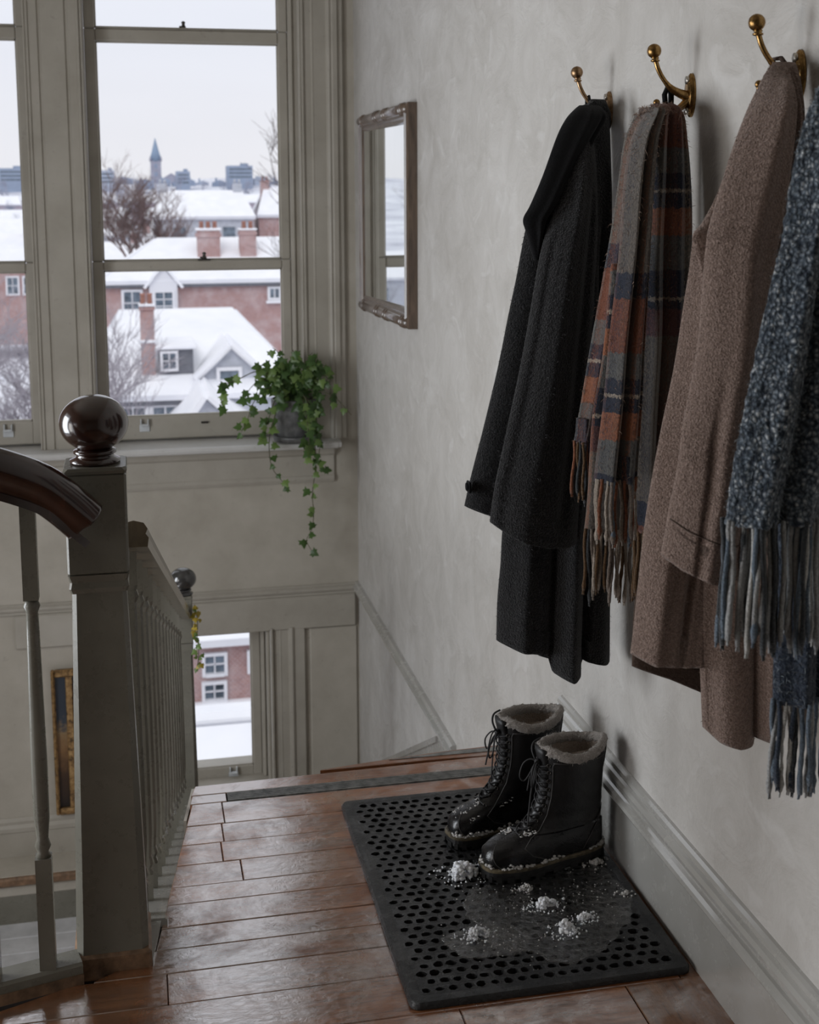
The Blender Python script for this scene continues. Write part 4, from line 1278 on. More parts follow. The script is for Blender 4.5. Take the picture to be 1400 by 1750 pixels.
def tan_coat():
    t = thing('tan_coat', 'fuzzy tan wool coat with a loose sleeve, between the plaid and the blue scarf', 'coat', (0.92, 1.88, 0.62))
    drape('back_lining', TAN_LINING, [(0, 0.01), (1, 0.012)], 'tan_lining', t, TAN_LINING_HEM, (), 40, 40, 0.01, seed=11)
    b, g = drape('shoulder', TAN_SHOULDER, [(0, 0.006), (0.06, 0.014), (0.3, 0.03), (1, 0.04)], 'tan_wool', t, None, [(0.55, 0.6, 0.12, -0.02, 0.05, 1.1), (0.3, 0.3, 0.12, 0.01, 0, 1.1)], 60, 80, 0.02, seed=12)
    f = [(0.25, 0.18, 0.10, 0.010, 0.1, 1.1), (0.55, 0.52, 0.05, -0.012, 0.2, 0.95), (0.8, 0.8, 0.1, 0.01, 0.2, 1.1)]
    b, g = drape('coat_body', TAN_BODY, [(0, 0.012), (0.15, 0.028), (1, 0.05)], 'tan_wool', t, TAN_BODY_HEM, f, 80, 80, 0.04, seed=13)
    fuzz(g, b, 'fibre_tan', 2400, 0.0042, 13)
    b, g = drape('hem_fold', TAN_FOLD, [(0, 0.02), (0.3, 0.04), (1, 0.045)], 'tan_wool', t, TAN_FOLD_HEM, [(0.15, 0.1, 0.08, -0.008, 0.3, 1.1)], 64, 70, 0.04, seed=14)
    fuzz(g, b, 'fibre_tan', 1500, 0.0042, 14)
    f = [(0.40, 0.36, 0.14, 0.012, 0.05, 1.1), (0.80, 0.84, 0.06, -0.020, 0.05, 1.1), (0.18, 0.30, 0.05, -0.010, 0.62, 1.1), (0.55, 0.62, 0.10, 0.008, 0.6, 1.1)]
    b, g = drape('near_sleeve', TAN_SLEEVE, [(0, 0.006), (0.05, 0.014), (0.25, 0.045), (1, 0.055)], 'tan_wool', t, TAN_SLEEVE_HEM, f, 90, 110, 0.03, seed=15)
    fuzz(g, b, 'fibre_tan', 4200, 0.0042, 15)
    # cuff band and seam
    row = g[-9]
    seam(b, [(p[0], p[1]-0.0006, p[2]) for p in row[2:-6:2]], 'tan_lining', 0.0013)
    f = [(0.5, 0.5, 0.18, 0.006, 0, 1.1), (0.75, 0.75, 0.05, -0.008, 0.1, 1.1)]
    b, g = drape('lapel', TAN_LAPEL, [(0, 0.006), (0.4, 0.016), (1, 0.006)], 'tan_wool', t, None, f, 40, 44, 0.012, seed=16, lip=0)
    fuzz(g, b, 'fibre_tan', 500, 0.004, 16)
    m = MB()
    m.tube([(1.012, 1.905, 1.70), (1.010, 1.918, 1.712), (1.006, 1.935, 1.712), (1.004, 1.94, 1.69)], 0.004, 6)
    m.build('hanging_loop', 'tan_lining', t)
tan_coat()

def blue_scarf():
    BLUE_FRONT[:1] = [(1.722, 0.975, 1.020, 1.518), (1.722, 0.955, 1.008, 1.512), (1.714, 0.930, 0.990, 1.51)]
    BLUE_BACK[:1] = [(1.722, 0.975, 1.020, 1.528), (1.716, 0.945, 1.006, 1.54)]
    t = thing('blue_scarf', 'thick fringed blue grey boucle scarf hanging nearest the viewer, at the right edge', 'scarf', (0.87, 1.52, 0.80))
    mats = ['yarn_grey', 'yarn_slate', 'yarn_pale', 'yarn_grey', 'yarn_charcoal', 'yarn_slate']
    b, g = drape('back_layer', BLUE_BACK, [(0, 0.012), (1, 0.022)], 'navy_boucle', t, None, [(0.4, 0.35, 0.1, 0.012, 0, 1.1), (0.6, 0.62, 0.06, -0.01, 0, 1.1)], 80, 120, 0.018, seed=21, amp=0.006, fray=0.004)
    fuzz(g, b, 'fibre_blue', 900, 0.006, 21, 0.6)
    tassels(t, hem_points(g, 19, 0.0, 0.9, 0.008, seed=22), mats+['yarn_navy', 'yarn_navy'], 0.132, 0.0036, 22)
    f = [(0.30, 0.26, 0.10, 0.014, 0, 1.1), (0.52, 0.50, 0.05, -0.014, 0, 1.1), (0.74, 0.72, 0.12, 0.012, 0, 1.1)]
    b, g = drape('front_layer', BLUE_FRONT, [(0, 0.014), (0.2, 0.03), (1, 0.034)], 'blue_boucle', t, None, f, 130, 240, 0.02, seed=23, amp=0.006, fray=0.004)
    # nubbly loops: real relief
    me = b.data
    for v in me.vertices:
        c = v.co
        k = noise.noise(Vector((c.x*130, c.y*130, c.z*105)))+0.5*noise.noise(Vector((c.x*300, c.y*300, c.z*260)))
        c += v.normal*(0.0022*k)
    fuzz(g, b, 'fibre_blue', 6500, 0.0075, 23, 0.02, 0.0004)
    tassels(t, hem_points(g, 32, 0.0, 1.0, 0.012, seed=24), mats, 0.165, 0.0034, 24)
    tassels(t, [(x, y+0.012, z) for x, y, z in hem_points(g, 20, 0.03, 0.97, 0.012, seed=26)], ['yarn_charcoal', 'yarn_slate', 'yarn_grey'], 0.165, 0.0032, 26)
blue_scarf()

# ------------------------------------------------------------------ rubber mat
MX0, MX1, MY0, MY1, MZ = 0.460, 1.020, 2.162, 3.000, 0.0135
def rubber_mat():
    t = thing('rubber_mat', 'black rubber ring mat with rows of holes, wet, under the boots', 'mat', ((MX0+MX1)/2, (MY0+MY1)/2, 0.0))
    # rim
    def rr(x0, x1, y0, y1, r, z):
        out = []
        for cx, cy, a0 in ((x1-r, y1-r, 0), (x0+r, y1-r, 90), (x0+r, y0+r, 180), (x1-r, y0+r, 270)):
            for k in range(7):
                a = math.radians(a0+15*k)
                out.append((cx+r*math.cos(a), cy+r*math.sin(a), z))
        return out
    b = 0.026
    rings = [rr(MX0, MX1, MY0, MY1, 0.020, 0.0005), rr(MX0, MX1, MY0, MY1, 0.020, MZ*0.55), rr(MX0+0.004, MX1-0.004, MY0+0.004, MY1-0.004, 0.018, MZ), rr(MX0+b*0.7, MX1-b*0.7, MY0+b*0.7, MY1-b*0.7, 0.008, MZ+0.0003), rr(MX0+b, MX1-b, MY0+b, MY1-b, 0.004, MZ-0.0015), rr(MX0+b, MX1-b, MY0+b, MY1-b, 0.004, 0.0005)]
    MB().rings(rings, True, False, False).build('rim', 'mat_rubber', t, sharp=50)
    # perforated field
    rnd = random.Random(8)
    x0, x1, y0, y1 = MX0+b-0.001, MX1-b+0.001, MY0+b-0.001, MY1-b+0.001
    nx, ny = 19, 30
    px, py = (x1-x0)/nx, (y1-y0)/ny
    m = MB()
    zt, zb = MZ-0.0016, 0.001
    for j in range(ny):
        ya, yb = y0+j*py, y0+(j+1)*py
        o = 0.5*px if j % 2 else 0.0
        cells = [(x0+i*px+o, x0+(i+1)*px+o) for i in range(nx)]
        if j % 2:
            cells = [(x0, x0+o)]+cells[:-1]+[(x1-px+o, x1)]
            cells = [c for c in cells if c[1]-c[0] > 1e-5]
            seen = []
            for c in cells:
                if c not in seen: seen.append(c)
            cells = seen
        for xa, xb in cells:
            if xb-xa < px*0.7:
                m.add([(xa, ya, zt), (xb, ya, zt), (xb, yb, zt), (xa, yb, zt)], [(0, 1, 2, 3)])
                continue
            cx, cy = (xa+xb)/2+rnd.uniform(-1, 1)*0.0015, (ya+yb)/2+rnd.uniform(-1, 1)*0.0012
            outer = [(xb, yb), ((xa+xb)/2, yb), (xa, yb), (xa, (ya+yb)/2), (xa, ya), ((xa+xb)/2, ya), (xb, ya), (xb, (ya+yb)/2)]
            inner = []
            e = rnd.uniform(0.76, 1.03)
            sq_ = rnd.uniform(0.72, 1.0)
            for k in range(8):
                a = PI/4+k*PI/4
                q = e*rnd.uniform(0.78, 1.08)
                inner.append((cx+math.cos(a)*px*0.445*q, cy+math.sin(a)*py*0.43*q*sq_))
            vs = [(x, y, zt) for x, y in outer]+[(x, y, zt+0.0008) for x, y in inner]+[(x, y, zb) for x, y in inner]
            fs = []
            for k in range(8):
                l = (k+1) % 8
                fs += [(k, l, 8+l, 8+k), (8+k, 8+l, 16+l, 16+k)]
            m.add(vs, fs)
    m.build('perforated_field', 'mat_rubber', t)
rubber_mat()

# ------------------------------------------------------------------ winter boots
def boot(label, org, ang, side):
    d = Vector((math.cos(ang), math.sin(ang), 0))
    M = Matrix(((d.x, -d.y, 0, org[0]), (d.y, d.x, 0, org[1]), (0, 0, 1, MZ), (0, 0, 0, 1)))
    t = thing('winter_boot', label, 'boot', (org[0], org[1], MZ))
    SL = [(0.028, -0.088, 0.203, 0.036, 0.050), (0.040, -0.090, 0.205, 0.037, 0.051), (0.052, -0.0905, 0.203, 0.037, 0.051), (0.062, -0.090, 0.197, 0.037, 0.0495), (0.071, -0.0895, 0.186, 0.037, 0.0465),
          (0.079, -0.089, 0.166, 0.037, 0.043), (0.087, -0.0885, 0.140, 0.037, 0.041), (0.096, -0.088, 0.120, 0.038, 0.039), (0.108, -0.0875, 0.103, 0.039, 0.038), (0.122, -0.087, 0.090, 0.041, 0.038), (0.140, -0.0865, 0.079, 0.043, 0.040),
          (0.160, -0.086, 0.071, 0.045, 0.043), (0.185, -0.0865, 0.067, 0.048, 0.046), (0.21, -0.0875, 0.066, 0.050, 0.049), (0.235, -0.0885, 0.067, 0.052, 0.051), (0.258, -0.090, 0.069, 0.054, 0.053), (0.266, -0.090, 0.069, 0.054, 0.053)]
    n = 48
    def outline(row, g=0.0, z=None):
        zz, xh, xt, wh, wf = row
        xh -= g
        xt += g
        out = []
        for k in range(n):
            a = 2*PI*k/n
            c, s = math.cos(a), math.sin(a)
            u = (c+1)/2
            w = lerp(wh, wf, sstep(0, 1, u))+g
            long = xt-xh > 0.22
            cx, ax = (xh+xt)/2, (xt-xh)/2
            x = cx+ax*math.copysign(abs(c)**(0.88 if long else 0.95), c)
            y = w*math.copysign(abs(s)**(0.62 if long else 0.9), s)
            if long: y *= 1-0.13*math.exp(-((u-0.45)/0.17)**2)
            y += side*0.008*sstep(0.5, 1, u)*(1 if long else 0)
            out.append((x, y, zz if z is None else z))
        return out
    rows = []
    for k in range(len(SL)*4-3):
        r = crom(SL, k/(len(SL)*4-4))
        rows.append(r)
    rs = []
    for r in rows:
        o = outline(r)
        # soft creases at the ankle
        q = 0.0016*math.sin(r[0]*190)*math.exp(-((r[0]-0.125)/0.03)**2)
        rs.append([(x*(1+q*4), y*(1+q*6), z+0.0012*noise.noise(Vector((x*30, y*30, z*30)))) for x, y, z in o])
    MB().rings(rs, True, True, False).mapped(M).build('upper', 'boot_leather', t)
    # sole, welt, tread
    s0 = SL[1]
    so = [outline(s0, 0.001, 0.002), outline(s0, 0.004, 0.006), outline(s0, 0.004, 0.022)]
    sole = MB().rings(so, False)
    for k in range(n):
        if k % 2 == 0:
            a, b_ = so[1][k], so[1][(k+1) % n]
            sole.add([(a[0]*1.012, a[1]*1.02, 0.0), (b_[0]*1.012, b_[1]*1.02, 0.0), (b_[0]*1.012, b_[1]*1.02, 0.013), (a[0]*1.012, a[1]*1.02, 0.013), (a[0]*0.96, a[1]*0.95, 0.0), (b_[0]*0.96, b_[1]*0.95, 0.0), (b_[0]*0.96, b_[1]*0.95, 0.013), (a[0]*0.96, a[1]*0.95, 0.013)],
                     [(0, 1, 2, 3), (5, 4, 7, 6), (0, 3, 7, 4), (1, 5, 6, 2), (3, 2, 6, 7), (0, 4, 5, 1)])
    heel = [(x, y, z) for x, y, z in so[0]]
    sole.mapped(M).build('sole', 'boot_rubber', t)
    w = MB().rings([outline(s0, 0.0045, 0.0215), outline(s0, 0.0060, 0.0225), outline(s0, 0.0060, 0.0275), outline(s0, 0.0042, 0.0290), outline(s0, -0.004, 0.0295)], True, False, False)
    w.mapped(M).build('welt', 'boot_welt', t, sharp=40)
    st = MB()
    o = outline(s0, 0.0015, 0.0300)
    for k in range(n):
        a, b_ = Vector(o[k]), Vector(o[(k+1) % n])
        st.tube([a.lerp(b_, 0.1), a.lerp(b_, 0.55)], 0.0009, 4)
    st.mapped(M).build('welt_stitching', 'boot_stitch', t)
    # toe cap seam, side seams, top band
    def on(z, a, g=0.0012):
        r = None
        for p, q in zip(SL, SL[1:]):
            if p[0] <= z <= q[0]:
                f = (z-p[0])/(q[0]-p[0])
                r = tuple(lerp(i, j, f) for i, j in zip(p, q))
        r = r or SL[-1]
        o_ = outline(r, g)
        k = (a/(2*PI)*n) % n
        i = int(k)
        return Vector(o_[i]).lerp(Vector(o_[(i+1) % n]), k-i)
    sm = MB()
    for sg in (1, -1):
        sm.tube([on(lerp(0.030, 0.0755, sstep(0, 1, k/10)), sg*lerp(0.66, 0.02, k/10)) for k in range(11)], 0.0011, 5)
        sm.tube([on(z, sg*a) for z, a in ((0.034, 1.5), (0.05, 1.25), (0.07, 1.02), (0.086, 0.86), (0.10, 0.78), (0.13, 0.70), (0.17, 0.62), (0.21, 0.60), (0.243, 0.60), (0.25, 0.66), (0.252, 0.9))], 0.0011, 5)
        sm.tube([on(z, sg*a) for z, a in ((0.034, 2.1), (0.06, 2.25), (0.09, 2.4), (0.115, 2.65), (0.12, 3.0))], 0.0011, 5)
    sm.tube([on(0.250, a) for a in [0.62+k*(2*PI-1.24)/30 for k in range(31)]], 0.0011, 5)
    sm.mapped(M).build('seams', 'boot_stitch', t)
    # pull tab at the heel
    pt = MB()
    rs = []
    for z, o_ in ((0.205, 0.0), (0.22, 0.003), (0.245, 0.0055), (0.262, 0.006), (0.268, 0.003)):
        p = on(min(z, 0.265), PI, o_)
        rs.append([(p.x-0.002, -0.010, z), (p.x-0.002, 0.010, z), (p.x+0.003, 0.010, z), (p.x+0.003, -0.010, z)])
    pt.rings(rs, False).mapped(M).build('pull_tab', 'boot_leather', t)
    # tongue
    tg = MB()
    rs = []
    for k in range(16):
        z = lerp(0.098, 0.278, k/15)
        p = on(min(z, 0.262), 0.0, 0.0)
        hw = lerp(0.016, 0.024, k/15)
        lean = 0.006*sstep(0.24, 0.278, z)
        rs.append([(p.x+0.003+lean, 0, z), (p.x+0.001+lean, hw*0.6, z), (p.x-0.006+lean, hw, z), (p.x-0.012+lean, hw*0.5, z), (p.x-0.012+lean, -hw*0.5, z), (p.x-0.006+lean, -hw, z), (p.x+0.001+lean, -hw*0.6, z)])
    tg.rings(rs, True).mapped(M).build('tongue', 'boot_leather', t)
    # eyelets and laces
    zs = [0.090, 0.103, 0.117, 0.132, 0.149, 0.167, 0.186, 0.206, 0.226, 0.243]
    def eye(z, sg): return on(z, sg*lerp(0.42, 0.44, (z-0.09)/0.15), 0.0022)
    ey = MB()
    for z in zs:
        for sg in (1, -1):
            c = eye(z, sg)
            nrm = Vector((0.55, sg*0.8, 0.15)).normalized()
            a = nrm.cross(Vector((0, 0, 1))).normalized()
            b_ = nrm.cross(a)
            ey.tube([c+(a*math.cos(q)+b_*math.sin(q))*0.0038 for q in [2*PI*i/10 for i in range(11)]], 0.0012, 5, False)
    ey.mapped(M).build('eyelets', 'dark_metal', t)
    la = MB()
    rr_ = random.Random(int(org[0]*1000))
    for i in range(len(zs)-1):
        for sg in (1, -1):
            a, b_ = eye(zs[i], sg), eye(zs[i+1], -sg)
            mid = (a+b_)/2
            fr = on((zs[i]+zs[i+1])/2, 0.0, 0.0)
            mid.x = fr.x+0.0065+(0.0022 if sg > 0 else 0)
            q1, q2 = a.lerp(mid, 0.55)+Vector((0.004, 0, 0)), mid.lerp(b_, 0.45)+Vector((0.004, 0, 0))
            la.tube([crom([tuple(a), tuple(q1), tuple(mid), tuple(q2), tuple(b_)], k/12) for k in range(13)], 0.0019, 6)
    f = on(0.246, 0.0, 0.0)
    kx, kz = f.x+0.009, 0.246
    la.ico((kx, 0, kz), 0.0065, 2, 0.2)
    def lp(pts, r=0.0019): la.tube([crom(pts, k/28) for k in range(29)], r, 6)
    sg = 1 if side > 0 else -1
    if sg > 0:
        lp([(kx, 0.0, kz), (kx+0.012, 0.012, kz+0.012), (kx+0.028, 0.022, kz+0.006), (kx+0.038, 0.026, kz-0.022), (kx+0.033, 0.022, kz-0.048), (kx+0.020, 0.014, kz-0.044), (kx+0.010, 0.006, kz-0.016), (kx, 0.0, kz)])
        lp([(kx, 0, kz), (kx+0.010, -0.012, kz-0.002), (kx+0.020, -0.022, kz-0.022), (kx+0.016, -0.022, kz-0.046), (kx+0.008, -0.012, kz-0.030), (kx, 0, kz)])
        lp([(kx, 0, kz), (kx+0.012, 0.006, kz-0.02), (kx+0.018, 0.010, kz-0.06), (kx+0.022, 0.012, kz-0.105)])
        lp([(kx, 0, kz), (kx+0.008, -0.010, kz-0.02), (kx+0.014, -0.018, kz-0.055), (kx+0.020, -0.020, kz-0.085)])
    else:
        lp([(kx, 0.0, kz), (kx+0.012, -0.010, kz+0.004), (kx+0.026, -0.018, kz-0.008), (kx+0.033, -0.020, kz-0.036), (kx+0.024, -0.014, kz-0.046), (kx+0.010, -0.006, kz-0.02), (kx, 0.0, kz)])
        lp([(kx, 0.0, kz), (kx+0.012, 0.010, kz+0.002), (kx+0.024, 0.018, kz-0.014), (kx+0.026, 0.020, kz-0.044), (kx+0.016, 0.012, kz-0.044), (kx, 0.0, kz)])
        lp([(kx, 0, kz), (kx+0.014, 0.010, kz-0.02), (kx+0.026, 0.016, kz-0.07), (kx+0.034, 0.018, kz-0.135)])
        lp([(kx, 0, kz), (kx+0.008, -0.010, kz-0.02), (kx+0.010, -0.018, kz-0.05), (kx+0.012, -0.022, kz-0.075)])
    # lace up over the collar
    lp([(kx, -0.006, kz), (kx+0.004, -0.016, kz+0.02), (kx-0.004, -0.024, kz+0.034), (kx-0.022, -0.026, kz+0.040)], 0.0025)
    la.mapped(M).build('laces', 'boot_lace', t)
    # shearling cuff and lining
    top = SL[-1]
    cu = MB()
    o = outline(top, -0.004)
    K = 96
    ring = []
    for k in range(K):
        q = k/K*n
        i = int(q)
        p = Vector(o[i % n]).lerp(Vector(o[(i+1) % n]), q-i)
        a = 2*PI*k/K
        z = 0.268+0.006*math.cos(2*a+0.4)+0.004*math.sin(3*a)
        ctr = Vector((-0.010, 0, 0))
        out = (Vector((p.x, p.y, 0))-ctr).normalized()
        rad = 0.0098*(1-0.35*math.exp(-(min(a, 2*PI-a)/0.30)**2))
        rg = []
        for j in range(12):
            b_ = 2*PI*j/12
            pos = Vector((p.x, p.y, z))+out*math.cos(b_)*rad+Vector((0, 0, 1))*math.sin(b_)*rad*1.15
            nn = noise.noise(pos*150)*0.0042+noise.noise(pos*420)*0.0019
            pos += (out*math.cos(b_)+Vector((0, 0, 1))*math.sin(b_))*nn
            rg.append(pos)
        ring.append(rg)
    ring.append(ring[0])
    cu.rings(ring, True, False, False)
    cu.mapped(M).build('shearling_cuff', 'shearling', t)
    li = MB().rings([outline(top, -0.009, 0.272), outline(top, -0.010, 0.25), outline(SL[-4], -0.011, 0.19), outline(SL[-6], -0.010, 0.14)], True, False, True)
    li.mapped(M).build('lining', 'lining', t)
    fz = MB()
    for _ in range(900):
        k = rr_.randrange(K)
        j = rr_.randrange(12)
        p = Vector(ring[k][j])
        c = sum((Vector(v) for v in ring[k]), Vector())/12
        dd = (p-c).normalized()+Vector((rr_.uniform(-1, 1), rr_.uniform(-1, 1), rr_.uniform(-1, 1)))*0.5
        s_ = dd.cross(Vector((rr_.uniform(-1, 1), rr_.uniform(-1, 1), 1))).normalized()*0.0005
        fz.add([p-s_, p+s_, p+dd*rr_.uniform(0.0025, 0.0055)], [(0, 1, 2)])
    tag(fz.mapped(M).build('shearling_fuzz', 'shearling', t), kind='stuff')
    # snow caught on the welt and the toe
    sn = MB()
    for q in range(11):                      # crusts along the welt on the room side and at the heel
        a0 = rr_.choice([rr_.gauss(0.7, 0.4), rr_.gauss(1.5, 0.35), rr_.gauss(2.6, 0.3), rr_.uniform(0, 6.28)])
        span = rr_.uniform(0.08, 0.34)
        for k in range(int(70*span)+4):
            f_ = rr_.uniform(-1, 1)
            p = on(0.0300+rr_.random()**2.5*0.012*(1-abs(f_)), (a0+f_*span) % (2*PI), rr_.uniform(-0.0005, 0.004))
            sn.ico(tuple(p), rr_.uniform(0.0012, 0.0036), 1, 0.45, 70, (1.5, 1.5, 0.8))
    for q in range(6):                       # melting patches on the toe
        z0_, a0 = rr_.uniform(0.066, 0.100), rr_.gauss(0.2, 0.45)
        for k in range(rr_.randint(8, 20)):
            p = on(z0_+rr_.gauss(0, 0.0032), (a0+rr_.gauss(0, 0.06)) % (2*PI), 0.0)
            sn.ico(tuple(p), rr_.uniform(0.0006, 0.0022), 1, 0.45, 80, (1.7, 1.7, 0.6))
    tag(sn.mapped(M).build('snow_crust', 'slush', t), kind='stuff')
    return t
def sg_dir(side): return -1.0
boot('rear black leather winter boot, its lace loop standing out to the left', (0.872, 2.786), math.radians(193.5), 1)
boot('front black leather winter boot, nearest the viewer, snow along its welt', (0.915, 2.612), math.radians(192.5), -1)

# ------------------------------------------------------------------ snow and meltwater on the mat
def clump(name, label, c, r, count, seed, mat='fresh_snow', flat=0.62):
    rr = random.Random(seed)
    m = MB()
    blobs = [(rr.uniform(0, 2*PI), rr.uniform(0.2, 0.75), rr.uniform(0.4, 1.0)) for _ in range(4)]
    for k in range(count*2):
        a0, q0, w0 = rr.choice(blobs)
        x = c[0]+math.cos(a0)*q0*r*0.8+rr.gauss(0, 0.30)*r*w0
        y = c[1]+math.sin(a0)*q0*r*0.55+rr.gauss(0, 0.24)*r*w0
        q = min(1.0, math.hypot(x-c[0], (y-c[1])*1.3)/r)
        h = max(0.0, (1-q*q))*r*flat
        b = rr.uniform(0.06, 0.17)*r*(1.3-q*0.8)
        m.ico((x, y, MZ+b*0.4), b*1.1, 1, 0.4, 90, (1, 1, 0.9))
        if h > b: m.ico((x, y, MZ+h*rr.uniform(0.45, 1.0)), b, 1, 0.42, 110, (1, 1, 0.9))
    for k in range(count):
        a, q = rr.uniform(0, 2*PI), rr.uniform(0.8, 1.7)
        m.ico((c[0]+math.cos(a)*r*q, c[1]+math.sin(a)*r*0.7*q, MZ+0.001), rr.uniform(0.0008, 0.0028), 1, 0.35, 90)
    return tag(m.build(name, mat), label, 'snow', 'melting snow clumps on the mat')
clump('snow_clump', 'largest melting snow clump, against the toe of the rear boot', (0.668, 2.592), 0.044, 60, 1)
clump('snow_clump', 'snow clump farthest to the left in the open part of the mat', (0.637, 2.355), 0.028, 44, 2, flat=0.75)
clump('snow_clump', 'flat snow clump in the middle, just in front of the front boot', (0.808, 2.432), 0.031, 44, 3, flat=0.5)
clump('snow_clump', 'white snow clump nearest the front edge of the mat', (0.816, 2.332), 0.028, 46, 4, flat=0.8)
clump('snow_clump', 'small snow clump right behind the frontmost white one', (0.872, 2.372), 0.022, 28, 5, flat=0.45)
clump('snow_clump', 'greyish slush lumps beside the sole of the front boot', (0.79, 2.505), 0.021, 16, 6, 'slush', 0.5)
clump('snow_clump', 'slush trail at the heel of the front boot near the baseboard', (0.975, 2.575), 0.024, 22, 7, 'slush', 0.4)
clump('snow_clump', 'flat patch of slush on the right rim of the mat', (0.992, 2.44), 0.017, 14, 8, 'slush', 0.3)
def crumbs():
    rr = random.Random(31)
    m = MB()
    for k in range(260):
        cx, cy = rr.choice([(0.66, 2.56), (0.80, 2.43), (0.64, 2.35), (0.83, 2.34), (0.76, 2.46), (0.9, 2.45), (0.7, 2.3), (0.95, 2.5)])
        x, y = rr.gauss(cx, 0.045), rr.gauss(cy, 0.035)
        if not (MX0+0.01 < x < MX1-0.01 and MY0+0.01 < y < MY1-0.05): continue
        m.ico((x, y, MZ+0.0006), rr.uniform(0.0005, 0.0016), 1, 0.4, 120, (1.3, 1.3, 0.7))
    tag(m.build('snow_crumbs', 'slush'), 'tiny crumbs of snow scattered over the black mat', 'snow', kind='stuff')
crumbs()
def puddle():
    rr = random.Random(3)
    m = MB()
    c = (0.80, 2.41)
    for (cx, cy, ax, ay, ph) in ((0.800, 2.40, 0.165, 0.165, 0.3), (0.655, 2.335, 0.085, 0.06, 1.1), (0.93, 2.47, 0.07, 0.13, 2.0)):
        n = 64
        zt = MZ+0.0006+0.00015*cx
        ring = []
        for k in range(n):
            a = 2*PI*k/n
            q = 1+0.22*noise.noise(Vector((math.cos(a)*2.2+ph*5, math.sin(a)*2.2, ph)))+0.10*noise.noise(Vector((math.cos(a)*7+ph, math.sin(a)*7, 2)))
            ring.append((min(cx+ax*q*math.cos(a), MX1-0.006), max(cy+ay*q*math.sin(a), MY0+0.01)))
        m.rings([[(x, y, MZ-0.0005) for x, y in ring], [(cx+(x-cx)*0.985, cy+(y-cy)*0.985, zt) for x, y in ring]], False, False, True)
    tag(m.build('meltwater_puddle', 'meltwater'), 'glossy puddle of meltwater over the near half of the mat', 'puddle')
puddle()
def floor_drops():
    rr = random.Random(77)
    m = MB()
    for k in range(60):
        x, y = rr.gauss(0.60, 0.03), rr.gauss(2.125, 0.022)
        if y > MY0-0.006: continue
        r = rr.uniform(0.001, 0.0042)
        m.lathe([(r, 0.0002), (r*0.9, 0.0008), (r*0.5, 0.0013), (0.0001, 0.0015)], (x, y, 0), 10, rr.uniform(0.7, 1.6), 1, cap0=False)
    tag(m.build('water_drops', 'meltwater'), 'water drops on the boards in front of the mat', 'water', kind='stuff')
floor_drops()

# ------------------------------------------------------------------ ivy on the sill
def leaf_mesh(name, mat, seed, curl):
    lobes = [(0, 0.0), (0.22, 0.16), (0.52, 0.06), (0.40, 0.30), (0.50, 0.50), (0.26, 0.56), (0.16, 0.78), (0.0, 1.0)]
    right = [(x, y) for x, y in lobes[1:-1]]
    pts = [(0, 0)]+right+[(0, 1.0)]+[(-x, y) for x, y in reversed(right)]
    vs = [(0, 0.38, 0.03)]
    for x, y in pts: vs.append((x, y, -curl*(abs(x)**1.5)*0.9-curl*0.35*y*y))
    n = len(pts)
    fs = [(0, 1+i, 1+(i+1) % n) for i in range(n)]
    me = bpy.data.meshes.new(name)
    me.from_pydata(vs, [], fs)
    for p in me.polygons: p.use_smooth = True
    me.materials.append(MAT[mat])
    return me
LEAVES = [leaf_mesh('leaf', 'ivy_leaf', 1, 0.35), leaf_mesh('leaf', 'ivy_leaf', 2, 0.7), leaf_mesh('leaf', 'ivy_leaf_pale', 3, 0.4)]
def put_leaf(par, pos, size, rr, face=None, me=None):
    o = bpy.data.objects.new('leaf', me or rr.choice(LEAVES))
    COL.objects.link(o)
    o.parent = par
    # mostly hanging tip-down, faces tilted to the room
    face = face or Vector((rr.uniform(-0.8, 0.8), -1, rr.uniform(-0.1, 0.9))).normalized()
    tip = Vector((rr.uniform(-0.9, 0.9), rr.uniform(-0.4, 0.1), rr.uniform(-1.1, 0.15)))
    tip = (tip-face*tip.dot(face)).normalized()
    xa = tip.cross(face).normalized()
    m = Matrix((xa, tip, face)).transposed().to_4x4()
    p = Vector(pos)-WL[par.name]
    o.matrix_local = Matrix.Translation(p) @ m @ Matrix.Diagonal((size*rr.uniform(0.85, 1.1), size, size, 1))
    return o
